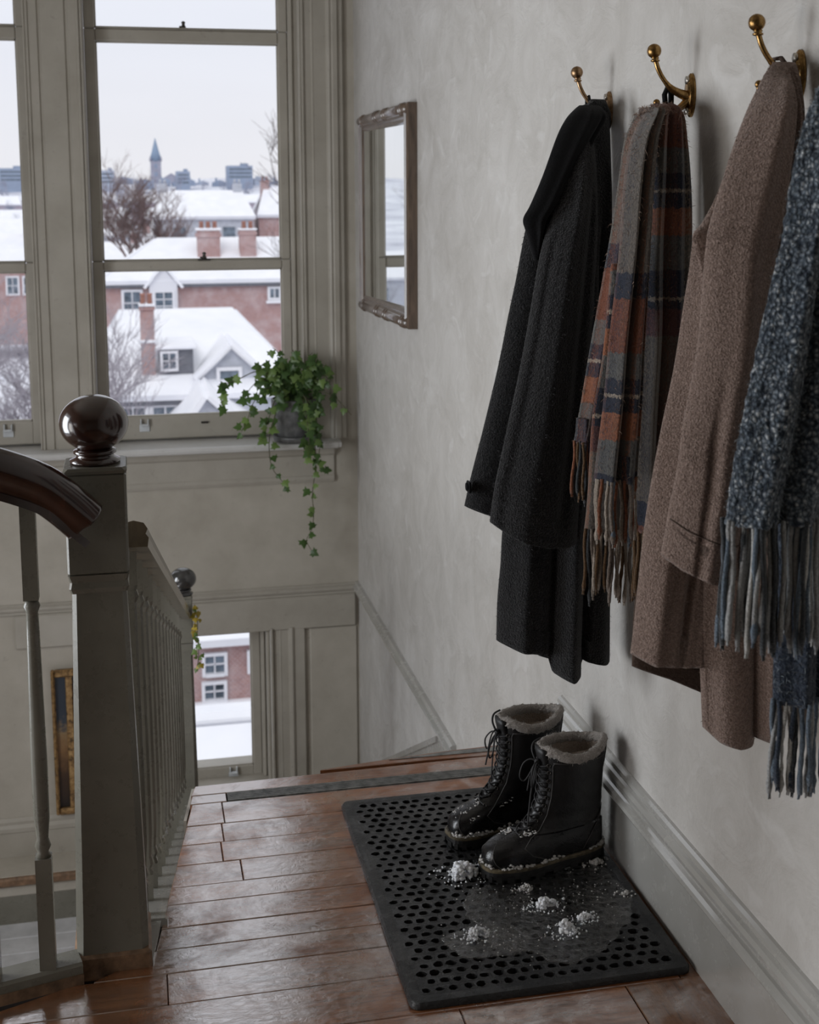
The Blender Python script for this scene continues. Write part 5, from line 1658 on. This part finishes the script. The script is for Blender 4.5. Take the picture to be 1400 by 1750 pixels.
def ivy():
    rr = random.Random(14)
    c = (0.735, 6.10)
    zb = 0.336
    t = thing('potted_ivy', 'trailing green ivy in a grey pot on the window sill', 'plant', (c[0], c[1], zb))
    MB().lathe([(0.083, zb), (0.096, zb+0.004), (0.103, zb+0.020), (0.107, zb+0.030), (0.101, zb+0.030), (0.090, zb+0.012), (0.02, zb+0.010)], (c[0], c[1], 0), 32).build('saucer', 'grey_pot', t)
    MB().lathe([(0.074, zb+0.012), (0.078, zb+0.018), (0.098, zb+0.165), (0.108, zb+0.168), (0.110, zb+0.205), (0.103, zb+0.208), (0.097, zb+0.195), (0.094, zb+0.170)], (c[0], c[1], 0), 36).build('pot', 'grey_pot', t, sharp=35)
    MB().lathe([(0.096, zb+0.180), (0.05, zb+0.188), (0.001, zb+0.190)], (c[0], c[1], 0), 20).build('soil', 'soil', t)
    y = 6.02
    top = (0.735, 6.08, 0.535)
    strands = [
        ([top, (0.70, 6.04, 0.66), (0.665, 6.02, 0.76), (0.627, 6.0, 0.80)], 0.035),
        ([top, (0.66, 6.03, 0.64), (0.56, 6.0, 0.69), (0.47, 5.99, 0.66), (0.40, 5.99, 0.63), (0.386, 5.99, 0.57), (0.383, 5.99, 0.51)], 0.04),
        ([top, (0.65, 6.03, 0.60), (0.58, 6.0, 0.60), (0.53, 5.99, 0.54), (0.50, 5.98, 0.46), (0.47, 5.97, 0.41)], 0.024),
        ([top, (0.64, 6.03, 0.62), (0.57, 6.0, 0.65), (0.51, 5.99, 0.60), (0.49, 5.98, 0.54)], 0.026),
        ([top, (0.68, 6.02, 0.60), (0.63, 5.98, 0.55), (0.60, 5.97, 0.47), (0.57, 5.96, 0.41), (0.55, 5.97, 0.37)], 0.026),
        ([top, (0.67, 6.0, 0.56), (0.62, 5.96, 0.46), (0.60, 5.96, 0.38), (0.60, 5.96, 0.30), (0.61, 5.96, 0.24), (0.64, 5.96, 0.19), (0.68, 5.96, 0.145)], 0.042),
        ([top, (0.77, 6.0, 0.57), (0.80, 5.96, 0.46), (0.815, 5.96, 0.34), (0.815, 5.96, 0.22), (0.80, 5.97, 0.10), (0.805, 5.97, 0.0), (0.795, 5.98, -0.08), (0.77, 5.98, -0.13), (0.80, 5.98, -0.19)], 0.044),
        ([top, (0.78, 6.0, 0.56), (0.82, 5.97, 0.46), (0.84, 5.96, 0.36), (0.83, 5.96, 0.25), (0.865, 5.96, 0.22)], 0.026),
        ([top, (0.76, 6.0, 0.56), (0.78, 5.96, 0.45), (0.785, 5.95, 0.33), (0.775, 5.96, 0.26)], 0.028),
        ([top, (0.82, 6.03, 0.62), (0.87, 6.01, 0.66), (0.90, 6.0, 0.60), (0.90, 6.0, 0.52)], 0.040),
        ([top, (0.84, 6.03, 0.58), (0.91, 6.0, 0.56), (0.96, 5.99, 0.51), (0.993, 5.98, 0.47)], 0.075),
        ([top, (0.78, 6.03, 0.68), (0.83, 6.02, 0.72), (0.885, 6.0, 0.70)], 0.03),
        ([top, (0.73, 6.03, 0.68), (0.735, 6.02, 0.75), (0.72, 6.0, 0.79)], 0.026),
        ([top, (0.79, 6.02, 0.66), (0.80, 6.0, 0.75), (0.815, 6.0, 0.77)], 0.03),
        ([top, (0.66, 6.03, 0.66), (0.60, 6.01, 0.71), (0.545, 6.0, 0.72)], 0.026),
    ]
    for pts, step in strands:
        K = 30
        path = [crom(pts, k/K) for k in range(K+1)]
        MB().tube(path, [lerp(0.0034, 0.0012, k/K) for k in range(K+1)], 5).build('stem', 'ivy_stem', t)
        L = 0
        nxt = step
        for a, b in zip(path, path[1:]):
            L += (Vector(b)-Vector(a)).length
            if L > nxt:
                nxt += step*rr.uniform(0.7, 1.3)
                off = Vector((rr.uniform(-1, 1)*0.016, rr.uniform(-0.012, 0.004), rr.uniform(-0.008, 0.012)))
                low = b[2] < 0.3
                pale = b[0] < 0.60 and rr.random() < 0.35  # extra pale leaves at left paint in the window backlight
                put_leaf(t, Vector(b)+off, rr.uniform(0.038, 0.062) if not low else rr.uniform(0.030, 0.052), rr, me=LEAVES[2] if pale else None)
    # the bushy crown
    for k in range(92):
        a, q = rr.uniform(0, 2*PI), rr.random()**0.6
        x = 0.745+math.cos(a)*0.150*q
        z = 0.652+math.sin(a)*0.105*q
        put_leaf(t, (x, 6.07-0.085*rr.random(), z), rr.uniform(0.036, 0.060), rr)
    for k in range(12):
        put_leaf(t, (rr.uniform(0.74, 0.84), 5.975+rr.uniform(-0.01, 0.02), rr.uniform(0.42, 0.54)), rr.uniform(0.045, 0.065), rr)
ivy()

def garland():
    rr = random.Random(4)
    t = thing('leaf_garland', 'thin string of yellowing leaves hanging beside the slim newel post', 'garland', (0.188, 4.90, -0.09))
    path = [(0.190, 4.872, -0.055), (0.196, 4.868, -0.085), (0.200, 4.866, -0.13), (0.197, 4.866, -0.18), (0.201, 4.866, -0.23), (0.198, 4.866, -0.28), (0.193, 4.866, -0.30)]
    MB().tube([crom(path, k/20) for k in range(21)], 0.0016, 5).build('stem', 'ivy_stem', t)
    y1, y2 = leaf_mesh('leaf', 'yellow_leaf', 1, 0.5), leaf_mesh('leaf', 'ivy_leaf_pale', 2, 0.5)
    for k in range(26):
        p = Vector(crom(path, k/25))+Vector((rr.uniform(-0.010, 0.012), rr.uniform(-0.012, 0.004), rr.uniform(-0.006, 0.006)))
        put_leaf(t, p, rr.uniform(0.018, 0.030), rr, me=y1 if rr.random() < (0.85 if k < 12 else 0.45) else y2)
garland()

def gilt_picture():
    x0, x1, z0, z1 = -0.445, -0.245, -1.452, -0.725
    t = thing('gilt_picture', 'narrow dark picture in a worn gilt frame, glimpsed between balusters at the lower wall', 'picture', ((x0+x1)/2, D, z0))
    y = D-0.012
    f = 0.032
    for a, b, c, d in ((x0, x0+f*0.55, z0, z1), (x1-f, x1, z0, z1), (x0+f*0.5, x1-f, z1-f*1.1, z1), (x0+f*0.5, x1-f, z0, z0+f)):
        m = MB().box(a, b, y-0.030, y, c, d, 0.006)
        m.box(a+0.006, b-0.004, y-0.036, y-0.028, c+0.006, d-0.006, 0.003)
        m.build('frame_rail', 'worn_gilt', t)
    MB().box(x0+0.066, x0+0.098, y-0.022, y-0.004, z0+f, z1-f, 0.004).build('gilt_slip', 'worn_gilt', t)
    MB().box(x0+f*0.4, x1-f*0.8, y-0.010, y-0.002, z0+f*0.8, z1-f*0.8).build('painted_panel', 'dark_painting', t)
gilt_picture()

# ------------------------------------------------------------------ the snowy town outside
GZ = [(8, -13.0), (60, -13.0), (95, -12.0), (150, -10.0), (260, -6.5), (330, -4.0), (400, -1.0), (460, 4.5), (520, 7.6), (700, 7.8)]
def gz(y): return interp(GZ, y)
def ground():
    vs, fs = [], []
    ys = [8, 25, 45, 60, 80, 95, 120, 150, 190, 230, 260, 300, 350, 400, 460, 520, 600, 700]
    xs = [-1.0+2.0*i/24 for i in range(25)]
    for y in ys:
        for x in xs:
            X = x*(60+y*0.7)
            vs.append((X, y, gz(y)+(0.012*y*noise.noise(Vector((X*0.012, y*0.01, 3))))))
    n = len(xs)
    for j in range(len(ys)-1):
        for i in range(n-1): fs.append((j*n+i, j*n+i+1, (j+1)*n+i+1, (j+1)*n+i))
    o = MB().add(vs, fs, True).build('snowy_ground', 'snowy_ground')
    struct(o)
ground()

def slab(m, a, b, c, d, th):
    """roof plane from 4 corners with thickness along its normal"""
    A, B, C_, D_ = map(Vector, (a, b, c, d))
    n = (B-A).cross(D_-A).normalized()
    if n.z < 0: n = -n
    vs = [A, B, C_, D_]+[p+n*th for p in (A, B, C_, D_)]
    m.add(vs, [(0, 1, 2, 3), (4, 5, 6, 7), (0, 1, 5, 4), (1, 2, 6, 5), (2, 3, 7, 6), (3, 0, 4, 7)])
def out_window(par, x, y, z, w, h, bars=(2, 3), fw=0.12, name='window'):
    """window on a wall facing the viewer; y is the wall face"""
    m = MB()
    m.box(x-w/2-fw, x-w/2, y-0.12, y+0.05, z-fw, z+h+fw)
    m.box(x+w/2, x+w/2+fw, y-0.12, y+0.05, z-fw, z+h+fw)
    m.box(x-w/2, x+w/2, y-0.12, y+0.05, z+h, z+h+fw)
    m.box(x-w/2, x+w/2, y-0.16, y+0.05, z-fw, z)
    b = fw*0.4
    for i in range(1, bars[0]): m.box(x-w/2+w*i/bars[0]-b/2, x-w/2+w*i/bars[0]+b/2, y-0.08, y, z, z+h)
    for i in range(1, bars[1]): m.box(x-w/2, x+w/2, y-0.08, y, z+h*i/bars[1]-b/2, z+h*i/bars[1]+b/2)
    o = m.build(name, 'white_joinery', par)
    MB().box(x-w/2, x+w/2, y-0.03, y-0.01, z, z+h).build('pane', 'house_glass', o)
    return o
def chimney(par, x0, x1, y0, y1, z0, z1, pots, mat='red_brick', ph=0.55):
    m = MB().box(x0, x1, y0, y1, z0, z1)
    g = (x1-x0)*0.06
    m.box(x0-g, x1+g, y0-g, y1+g, z1-0.30*(x1-x0), z1-0.12*(x1-x0))
    c = m.build('chimney', mat, par)
    MB().box(x0-g, x1+g, y0-g, y1+g, z1, z1+0.10*(x1-x0), 0.03).build('chimney_snow', 'roof_snow', c)
    n = pots
    for i in range(n):
        x = lerp(x0, x1, (i+0.7)/(n+0.4))
        r = min(0.16, (x1-x0)/(n*3.0))
        MB().lathe([(r, z1), (r*0.8, z1+ph*0.85), (r*0.95, z1+ph*0.87), (r*0.95, z1+ph)], (x, (y0+y1)/2, 0), 10).build('chimney_pot', 'chimney_clay', c)
    return c
def brick_house():
    t = thing('brick_house', 'wide red brick house with a snowy roof, white gabled window and two chimneys', 'house', (3.8, 84, -12))
    y = 80.0
    MB().box(-1.75, 9.6, y, y+9, -12.5, -3.75).build('wall', 'red_brick', t)
    MB().box(-1.95, 9.8, y-0.35, y+0.1, -3.95, -3.72, 0.05).build('eaves', 'slate_tiles', t)
    r = MB()
    slab(r, (-1.9, y-0.4, -3.75), (9.8, y-0.4, -3.75), (9.8, y+4.5, -1.35), (1.6, y+4.5, -1.35), 0.28)
    slab(r, (-1.9, y+9.4, -3.75), (9.8, y+9.4, -3.75), (9.8, y+4.5, -1.35), (1.6, y+4.5, -1.35), 0.28)
    slab(r, (-1.9, y-0.4, -3.75), (-1.9, y+9.4, -3.75), (1.6, y+4.6, -1.35), (1.55, y+4.4, -1.35), 0.28)
    r.build('roof', 'roof_snow', t)
    # gabled wall dormer
    d = MB().prism([(0.95, -5.9), (2.62, -5.9), (2.62, -3.75), (1.80, -2.72), (0.95, -3.75)], 'Y', y-0.5, y+2.5)
    d.build('gable', 'white_joinery', t)
    g = MB()
    slab(g, (0.72, y-0.75, -4.0), (0.72, y+2.5, -4.0), (1.80, y+2.5, -2.66), (1.80, y-0.75, -2.66), 0.16)
    slab(g, (2.88, y-0.75, -4.0), (2.88, y+2.5, -4.0), (1.80, y+2.5, -2.66), (1.80, y-0.75, -2.66), 0.16)
    g.build('gable_roof', 'roof_snow', t)
    out_window(t, 1.80, y-0.52, -5.48, 1.0, 1.25, (2, 3), 0.15)
    out_window(t, -0.08, y, -5.55, 0.95, 1.35, (2, 2), 0.16)
    out_window(t, 8.55, y, -4.72, 0.55, 0.55, (2, 1), 0.16)
    MB().box(8.0, 9.1, y-0.3, y, -5.05, -4.9, 0.04).build('ledge_snow', 'roof_snow', t)
    chimney(t, 4.02, 5.42, y+2.0, y+3.0, -3.4, -0.60, 3)
    chimney(t, 6.66, 7.68, y+2.0, y+3.0, -3.4, -0.60, 2)
    for k in range(7):
        for zz in (-8.6, -11.2):
            if k > 1 and zz > -9: continue
            out_window(t, -0.5+k*1.5, y, zz, 0.8, 1.3, (2, 2), 0.14)
brick_house()
def near_house():
    t = thing('white_roofed_house', 'nearest house with a broad snowy roof, gabled dormer and tall brick chimney', 'house', (1.6, 50, -12.5))
    y0 = 45.0
    MB().box(-1.6, 5.2, y0, 55, -13, -5.45).build('wall', 'pale_render', t)
    r = MB()
    slab(r, (-1.9, y0-0.3, -5.45), (6.0, y0-0.3, -5.45), (3.75, 51, -3.05), (-0.6, 51, -3.05), 0.22)
    slab(r, (6.0, y0-0.3, -5.45), (6.0, 56, -5.45), (3.78, 51.2, -3.05), (3.72, 50.8, -3.05), 0.22)
    slab(r, (-1.9, 56, -5.45), (6.0, 56, -5.45), (3.75, 51, -3.05), (-0.6, 51, -3.05), 0.22)
    r.tube([(-0.6, 51, -2.86), (3.75, 51, -2.86), (5.9, 46, -5.2)], 0.07, 6)
    r.build('roof', 'roof_snow', t)
    # tall chimney on the near slope
    c = MB().box(0.20, 0.68, 46.0, 46.6, -5.6, -2.30)
    c.box(0.16, 0.72, 45.95, 46.65, -2.42, -2.34)
    c = c.build('chimney', 'red_brick', t)
    MB().box(0.16, 0.72, 45.95, 46.65, -2.30, -2.22, 0.02).build('chimney_snow', 'roof_snow', c)
    MB().box(0.14, 0.74, 45.9, 46.65, -3.58, -3.47, 0.03).build('chimney_snow', 'roof_snow', c)
    for x in (0.33, 0.58):
        MB().lathe([(0.09, -2.3), (0.075, -1.92), (0.09, -1.91), (0.09, -1.86)], (x-0.02, 46.3, 0), 10).build('chimney_pot', 'chimney_clay', c)
    # flat-roofed dormer
    d = MB().box(0.80, 2.0, 46.0, 49.0, -5.0, -3.82)
    d.build('dormer', 'slate_tiles', t)
    MB().box(0.70, 2.12, 45.8, 49.2, -3.82, -3.68, 0.04).build('dormer_roof', 'roof_snow', t)
    out_window(t, 1.16, 45.99, -4.50, 0.44, 0.54, (2, 2), 0.09)
    # gabled dormer
    g = MB().prism([(2.35, -5.6), (4.25, -5.6), (4.25, -4.62), (3.30, -3.74), (2.35, -4.62)], 'Y', 45.6, 50)
    g.build('gable', 'pale_render', t)
    q = MB()
    slab(q, (2.05, 45.35, -4.86), (2.05, 50, -4.86), (3.30, 50, -3.70), (3.30, 45.35, -3.70), 0.15)
    slab(q, (4.55, 45.35, -4.86), (4.55, 50, -4.86), (3.30, 50, -3.70), (3.30, 45.35, -3.70), 0.15)
    q.build('gable_roof', 'roof_snow', t)
    m = MB()
    for sx in (1, -1):
        m.tube([(3.30+sx*1.22, 45.33, -4.88), (3.30, 45.33, -3.74)], 0.05, 4)
    m.build('bargeboard', 'white_joinery', t)
    out_window(t, 3.22, 45.59, -5.10, 0.66, 0.52, (1, 1), 0.12)
    # windows under the eaves and porch roof
    out_window(t, -0.15, y0-0.01, -6.45, 0.8, 0.75, (2, 1), 0.14)
    out_window(t, 0.95, y0-0.01, -6.45, 0.8, 0.75, (2, 1), 0.14)
    MB().box(-1.5, 1.5, y0-0.25, y0+0.05, -5.62, -5.46, 0.04).build('eaves', 'slate_tiles', t)
    p = MB()
    slab(p, (1.05, 41.5, -6.6), (1.05, 46, -6.1), (2.2, 46, -4.85), (2.2, 41.5, -4.95), 0.16)
    slab(p, (3.9, 41.5, -6.6), (3.9, 46, -6.1), (2.2, 46, -4.85), (2.2, 41.5, -4.95), 0.16)
    p.build('porch_roof', 'roof_snow', t)
    MB().prism([(1.25, -13), (3.7, -13), (3.7, -6.5), (2.2, -5.0), (1.25, -6.5)], 'Y', 41.8, 45.2).build('porch', 'pale_render', t)
near_house()
def lower_house():
    t = thing('pink_brick_house', 'pinkish brick house front with white sash windows seen through the lower window', 'house', (1.4, 28, -13))
    y = 28.0
    MB().box(-1.5, 3.2, y, y+4, -13.2, -8.35).build('wall', 'red_brick', t)
    r = MB()
    slab(r, (-1.7, y-0.3, -8.35), (3.4, y-0.3, -8.35), (3.4, y+2.2, -7.55), (-1.7, y+2.2, -7.55), 0.2)
    slab(r, (-1.7, y+4.3, -8.35), (3.4, y+4.3, -8.35), (3.4, y+2.2, -7.55), (-1.7, y+2.2, -7.55), 0.2)
    r.build('roof', 'roof_snow', t)
    out_window(t, 1.50, y, -9.02, 0.42, 0.40, (2, 2), 0.07)
    out_window(t, 1.48, y, -9.62, 0.42, 0.34, (2, 2), 0.07)
    out_window(t, 0.4, y, -9.02, 0.42, 0.40, (2, 2), 0.07)
    out_window(t, 2.5, y, -9.02, 0.42, 0.40, (2, 2), 0.07)
    MB().box(-1.6, 3.3, y-0.25, y, -9.78, -9.68, 0.03).build('ledge_snow', 'roof_snow', t)
    for n_, lab, yy, x0, x1, z0, z1 in (('garden_wall', 'long snow capped grey garden wall below the lower window', 22.0, -1.4, 4.4, -13.1, -7.78),):
        w = thing(n_, lab, 'wall', ((x0+x1)/2, yy, -13.1))
        MB().box(x0, x1, yy, yy+0.35, z0, z1, 0.03).build('wall', 'slate_tiles', w)
        MB().box(x0-0.05, x1+0.05, yy-0.06, yy+0.5, z1, z1+0.26, 0.10).build('snow_cap', 'roof_snow', w)
    s = thing('shed', 'low shed with a thick snowy roof just below the lower window', 'shed', (1.0, 16.5, -13))
    MB().box(-0.6, 2.6, 15.95, 16.7, -13, -5.95).build('wall', 'slate_tiles', s)
    m = MB()
    slab(m, (-0.8, 15.85, -5.98), (2.8, 15.85, -5.98), (2.8, 16.75, -5.66), (-0.8, 16.75, -5.66), 0.14)
    m.build('roof', 'roof_snow', s)
lower_house()
def left_house():
    t = thing('gabled_house', 'snowy roofed house with a brick chimney seen through the left window', 'house', (-9.5, 110, -10))
    y = 110
    MB().box(-13, -7.4, y, y+6, -10.5, -3.9).build('wall', 'red_brick', t)
    r = MB()
    slab(r, (-13.3, y-0.4, -3.95), (-7.1, y-0.4, -3.95), (-8.0, y+3, -1.8), (-12.4, y+3, -1.8), 0.3)
    slab(r, (-7.1, y-0.4, -3.95), (-7.1, y+6.4, -3.95), (-8.0, y+3.1, -1.8), (-8.02, y+2.9, -1.8), 0.3)
    slab(r, (-13.3, y+6.4, -3.95), (-7.1, y+6.4, -3.95), (-8.0, y+3, -1.8), (-12.4, y+3, -1.8), 0.3)
    r.build('roof', 'roof_snow', t)
    chimney(t, -8.7, -7.9, y+2.6, y+3.6, -2.6, -0.3, 2)
    for x in (-11.6, -9.6, -8.3): out_window(t, x, y, -6.3, 0.8, 1.3, (2, 2), 0.14)
left_house()

# rows of distant terraces: one house of each build, copied
ORD = ['first', 'second', 'third', 'fourth', 'fifth', 'sixth', 'seventh', 'eighth', 'ninth', 'tenth', 'eleventh', 'twelfth', 'thirteenth', 'fourteenth', 'fifteenth', 'sixteenth', 'seventeenth', 'eighteenth']
def terrace(wall, w, h, rh, chim):
    t = thing('terrace_house', 'far snowy roofed terrace house', 'house', (0, 0, 0))
    MB().box(-w/2, w/2, 0, 6, -4, h).build('wall', wall, t)
    r = MB()
    slab(r, (-w/2-0.2, -0.3, h), (w/2+0.2, -0.3, h), (w/2-0.8, 3, h+rh), (-w/2+0.8, 3, h+rh), 0.35)
    slab(r, (-w/2-0.2, 6.3, h), (w/2+0.2, 6.3, h), (w/2-0.8, 3, h+rh), (-w/2+0.8, 3, h+rh), 0.35)
    r.build('roof', 'roof_snow', t)
    if chim:
        for x in (-w/2+0.9, w/2-1.2):
            m = MB().box(x-0.4, x+0.4, 2.5, 3.5, h, h+rh+0.9)
            for q in (-0.2, 0.2): m.lathe([(0.12, h+rh+0.9), (0.10, h+rh+1.3)], (x+q, 3, 0), 6)
            m.build('chimney', wall, t)
    for x in (-w/4, w/4):
        MB().box(x-0.55, x+0.55, -0.06, 0.02, 0.4, 2.3).build('window', 'house_glass', t)
    return t
def town():
    words = ['narrow brick', 'pale rendered', 'broad brick', 'misty brick']
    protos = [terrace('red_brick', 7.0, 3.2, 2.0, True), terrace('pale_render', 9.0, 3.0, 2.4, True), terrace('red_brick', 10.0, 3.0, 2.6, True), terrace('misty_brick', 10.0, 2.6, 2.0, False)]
    big = [(6.6, 121, 1, -3.6, 'pale house with a large snowy roof behind the left brick chimney'), (16.8, 123, 2, -3.5, 'broad brick house with a snowy roof behind the right brick chimney')]
    rows = [('first', [(-2.0, 150, 0), (-14, 152, 2), (6.0, 163, 2), (16.5, 160, 0)]),
            ('second', [(-4, 200, 1), (-17, 204, 1), (6, 207, 0), (15, 203, 2), (25, 206, 1)]),
            ('third', [(-23, 255, 3), (-5, 258, 3), (7.5, 261, 3), (19, 256, 3), (30, 260, 3)]),
            ('fourth', [(-31, 330, 3), (-8, 335, 3), (5, 338, 3), (18, 332, 3), (31, 336, 3)])]
    # seen only as reflections in the wall mirror
    big += [(-36, 118, 1, -9.5, 'pale house left of the view, reflected in the wall mirror'), (-58, 165, 0, -8.5, 'narrow brick house left of the view, reflected in the wall mirror')]
    used = set()
    def put(x, y, k, z, label):
        if k not in used:
            o = protos[k]
            used.add(k)
            o.location = (x, y, z)
            o['label'] = label
        else: dup(protos[k], (x, y, z), label)
    for x, y, k, z, lab in big: put(x, y, k, z, lab)
    for rn, row in rows:
        row.sort()
        for i, (x, y, k) in enumerate(row):
            put(x, y, k, gz(y)+0.9, 'far %s terrace house, %s from the left in the %s row of snowy roofs' % (words[k], ORD[i], rn))
town()

def church():
    t = thing('church', 'distant church with a tall pointed spire on the skyline', 'church', (9.8, 500, 6))
    MB().box(7.9, 11.75, 498, 502, 2, 14.8).build('tower', 'hazy_stone', t)
    MB().lathe([(2.35, 14.6), (1.25, 18.6), (0.08, 23.2)], (9.83, 500, 0), 8).build('spire', 'hazy_slate', t)
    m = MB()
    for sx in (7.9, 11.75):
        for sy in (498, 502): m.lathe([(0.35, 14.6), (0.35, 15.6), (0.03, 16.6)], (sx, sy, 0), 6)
    m.build('pinnacle', 'hazy_stone', t)
    MB().prism([(11.7, 2), (19, 2), (19, 8.0), (15.3, 10.2), (11.7, 8.0)], 'Y', 496, 504).build('nave', 'hazy_stone', t)
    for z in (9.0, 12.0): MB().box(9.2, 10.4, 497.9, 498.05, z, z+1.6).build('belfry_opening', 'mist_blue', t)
church()
def skyline():
    rr = random.Random(9)
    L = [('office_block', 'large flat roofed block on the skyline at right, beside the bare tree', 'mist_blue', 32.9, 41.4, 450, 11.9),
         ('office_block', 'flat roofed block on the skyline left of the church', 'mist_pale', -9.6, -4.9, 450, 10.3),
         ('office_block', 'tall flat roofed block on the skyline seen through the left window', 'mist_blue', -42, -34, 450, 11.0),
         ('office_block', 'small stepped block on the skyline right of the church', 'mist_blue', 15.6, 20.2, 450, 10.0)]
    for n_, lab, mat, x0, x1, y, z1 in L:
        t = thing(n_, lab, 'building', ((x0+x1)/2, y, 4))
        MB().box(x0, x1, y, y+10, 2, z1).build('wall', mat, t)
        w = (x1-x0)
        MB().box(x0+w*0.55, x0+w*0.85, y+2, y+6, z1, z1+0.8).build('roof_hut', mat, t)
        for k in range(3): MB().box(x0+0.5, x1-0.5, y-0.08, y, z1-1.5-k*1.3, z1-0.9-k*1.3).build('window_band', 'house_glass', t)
    houses = []
    x = -48.0
    while x < 60:
        w = rr.uniform(2.2, 6.5)
        h = rr.uniform(7.2, 8.9)
        y = rr.uniform(458, 490)
        t = thing('skyline_house', 'x', 'house', (x+w/2, y, 4))
        houses.append(t)
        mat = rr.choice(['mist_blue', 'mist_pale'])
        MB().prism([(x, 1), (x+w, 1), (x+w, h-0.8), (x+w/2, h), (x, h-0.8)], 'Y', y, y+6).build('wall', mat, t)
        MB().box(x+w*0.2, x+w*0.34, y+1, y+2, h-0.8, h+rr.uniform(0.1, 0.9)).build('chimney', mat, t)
        x += w*rr.uniform(1.02, 1.3)
    left = [o for o in houses if o.location.x < 9.8][::-1]
    right = [o for o in houses if o.location.x >= 9.8]
    for side, hs in (('left', left), ('right', right)):
        for i, o in enumerate(hs): o['label'] = 'small misty house on the skyline, %s to the %s of the church spire' % (ORD[i], side)
skyline()

def tree(label, base, h, spread, mat, seed, depth=5, lean=(0, 0), r0=0.2, group=None, frost=False, twig=3):
    rr = random.Random(seed)
    t = thing('bare_tree', label, 'tree', base, group)
    tr, tw = MB(), MB()
    def grow(p, d, L, r, k):
        n = 3
        pts = [p]
        q = p
        for i in range(n):
            d = (d+Vector((rr.uniform(-1, 1), rr.uniform(-1, 1), rr.uniform(-0.5, 0.9)))*0.16).normalized()
            q = q+d*L/n
            pts.append(q)
        (tr if k >= depth-1 else tw).tube(pts, [lerp(r, r*0.62, i/n) for i in range(n+1)], 5 if k >= depth-1 else 3, False)
        if k == 0: return
        for c in range(twig if k < depth else twig+1):
            a = rr.uniform(0, 2*PI)
            s = spread*rr.uniform(0.6, 1.2)
            e = (d+Vector((math.cos(a)*s, math.sin(a)*s, rr.uniform(-0.1, 0.4)))).normalized()
            grow(Vector(pts[rr.choice([1, 2, 3, 3])]), e, L*rr.uniform(0.58, 0.80), r*0.60, k-1)
    grow(Vector(base), Vector((lean[0], lean[1], 1)).normalized(), h*0.34, r0, depth)
    tr.build('trunk', mat, t)
    tag(tw.build('twigs', mat if not frost else 'bark_frost', t), kind='stuff')
    return t
def trees():
    tree('big bare tree with fine spreading twigs at the right edge of the centre window', (8.9, 60, -11), 15.5, 0.75, 'bark', 6, 6, (-0.06, 0), 0.22)
    tree('broad brownish bare tree in the middle distance, left behind the brick house', (1.1, 104, -8.2), 13.5, 0.80, 'bark_warm', 12, 6, (0, 0), 0.22, twig=4)
    tree('frosted bare tree beside the nearest house, at the left of the centre window', (-1.15, 40, -9), 9.5, 0.7, 'bark', 13, 6, (0.06, 0), 0.10, frost=True)
    tree('snow laden bushy tree filling the bottom of the left window', (-2.95, 35, -8.8), 8.0, 0.95, 'bark_warm', 14, 6, (0, 0), 0.12, frost=True, twig=4)
    tree('second snow laden tree at the far left of the left window', (-6.4, 41, -8.5), 8.5, 0.9, 'bark', 15, 6, (0, 0), 0.12, frost=True)
    tree('bare tree outside to the left, seen as a reflection in the wall mirror', (-23, 72, -12.5), 14, 0.8, 'bark', 19, 6, (0, 0), 0.2)
    tree('second bare tree outside to the left, reflected in the wall mirror', (-40, 110, -11.5), 13, 0.8, 'bark_warm', 20, 6, (0, 0), 0.2)
    rr = random.Random(3)
    rows = [('warm', 'among the nearest terrace rows', 'bark_warm', [(-3.4, 138), (-12.5, 140), (4.2, 131), (12.0, 133), (0.2, 141), (6.8, 148), (13.6, 150), (3.0, 156), (9.0, 172), (15.5, 172), (-1.2, 168), (-15.5, 166), (-10.5, 128), (9.5, 143), (-5.5, 178), (2.5, 182), (11, 180), (20, 185), (-15, 182)]),
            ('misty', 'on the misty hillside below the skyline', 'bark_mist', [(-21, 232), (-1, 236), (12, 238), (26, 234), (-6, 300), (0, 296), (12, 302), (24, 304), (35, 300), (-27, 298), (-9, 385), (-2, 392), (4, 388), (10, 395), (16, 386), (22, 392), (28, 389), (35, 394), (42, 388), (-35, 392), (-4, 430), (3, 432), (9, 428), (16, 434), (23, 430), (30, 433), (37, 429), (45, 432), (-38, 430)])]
    for word, where, mat, spots in rows:
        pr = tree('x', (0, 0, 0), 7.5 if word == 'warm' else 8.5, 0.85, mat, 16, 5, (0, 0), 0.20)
        spots.sort()
        for i, (x, y) in enumerate(spots):
            o = pr if i == 0 else dup(pr, (0, 0, 0))
            o.location = (x, y, gz(y)-0.5)
            o.rotation_euler.z = rr.uniform(0, 6.28)
            sc = rr.uniform(0.75, 1.1)
            o.scale = (sc, sc, sc)
            nth = ORD[i] if i < len(ORD) else ORD[len(spots)-1-i]
            o['label'] = 'bare %s tree %s, %s from the %s' % (word, where, nth, 'left' if i < len(ORD) else 'right')
trees()
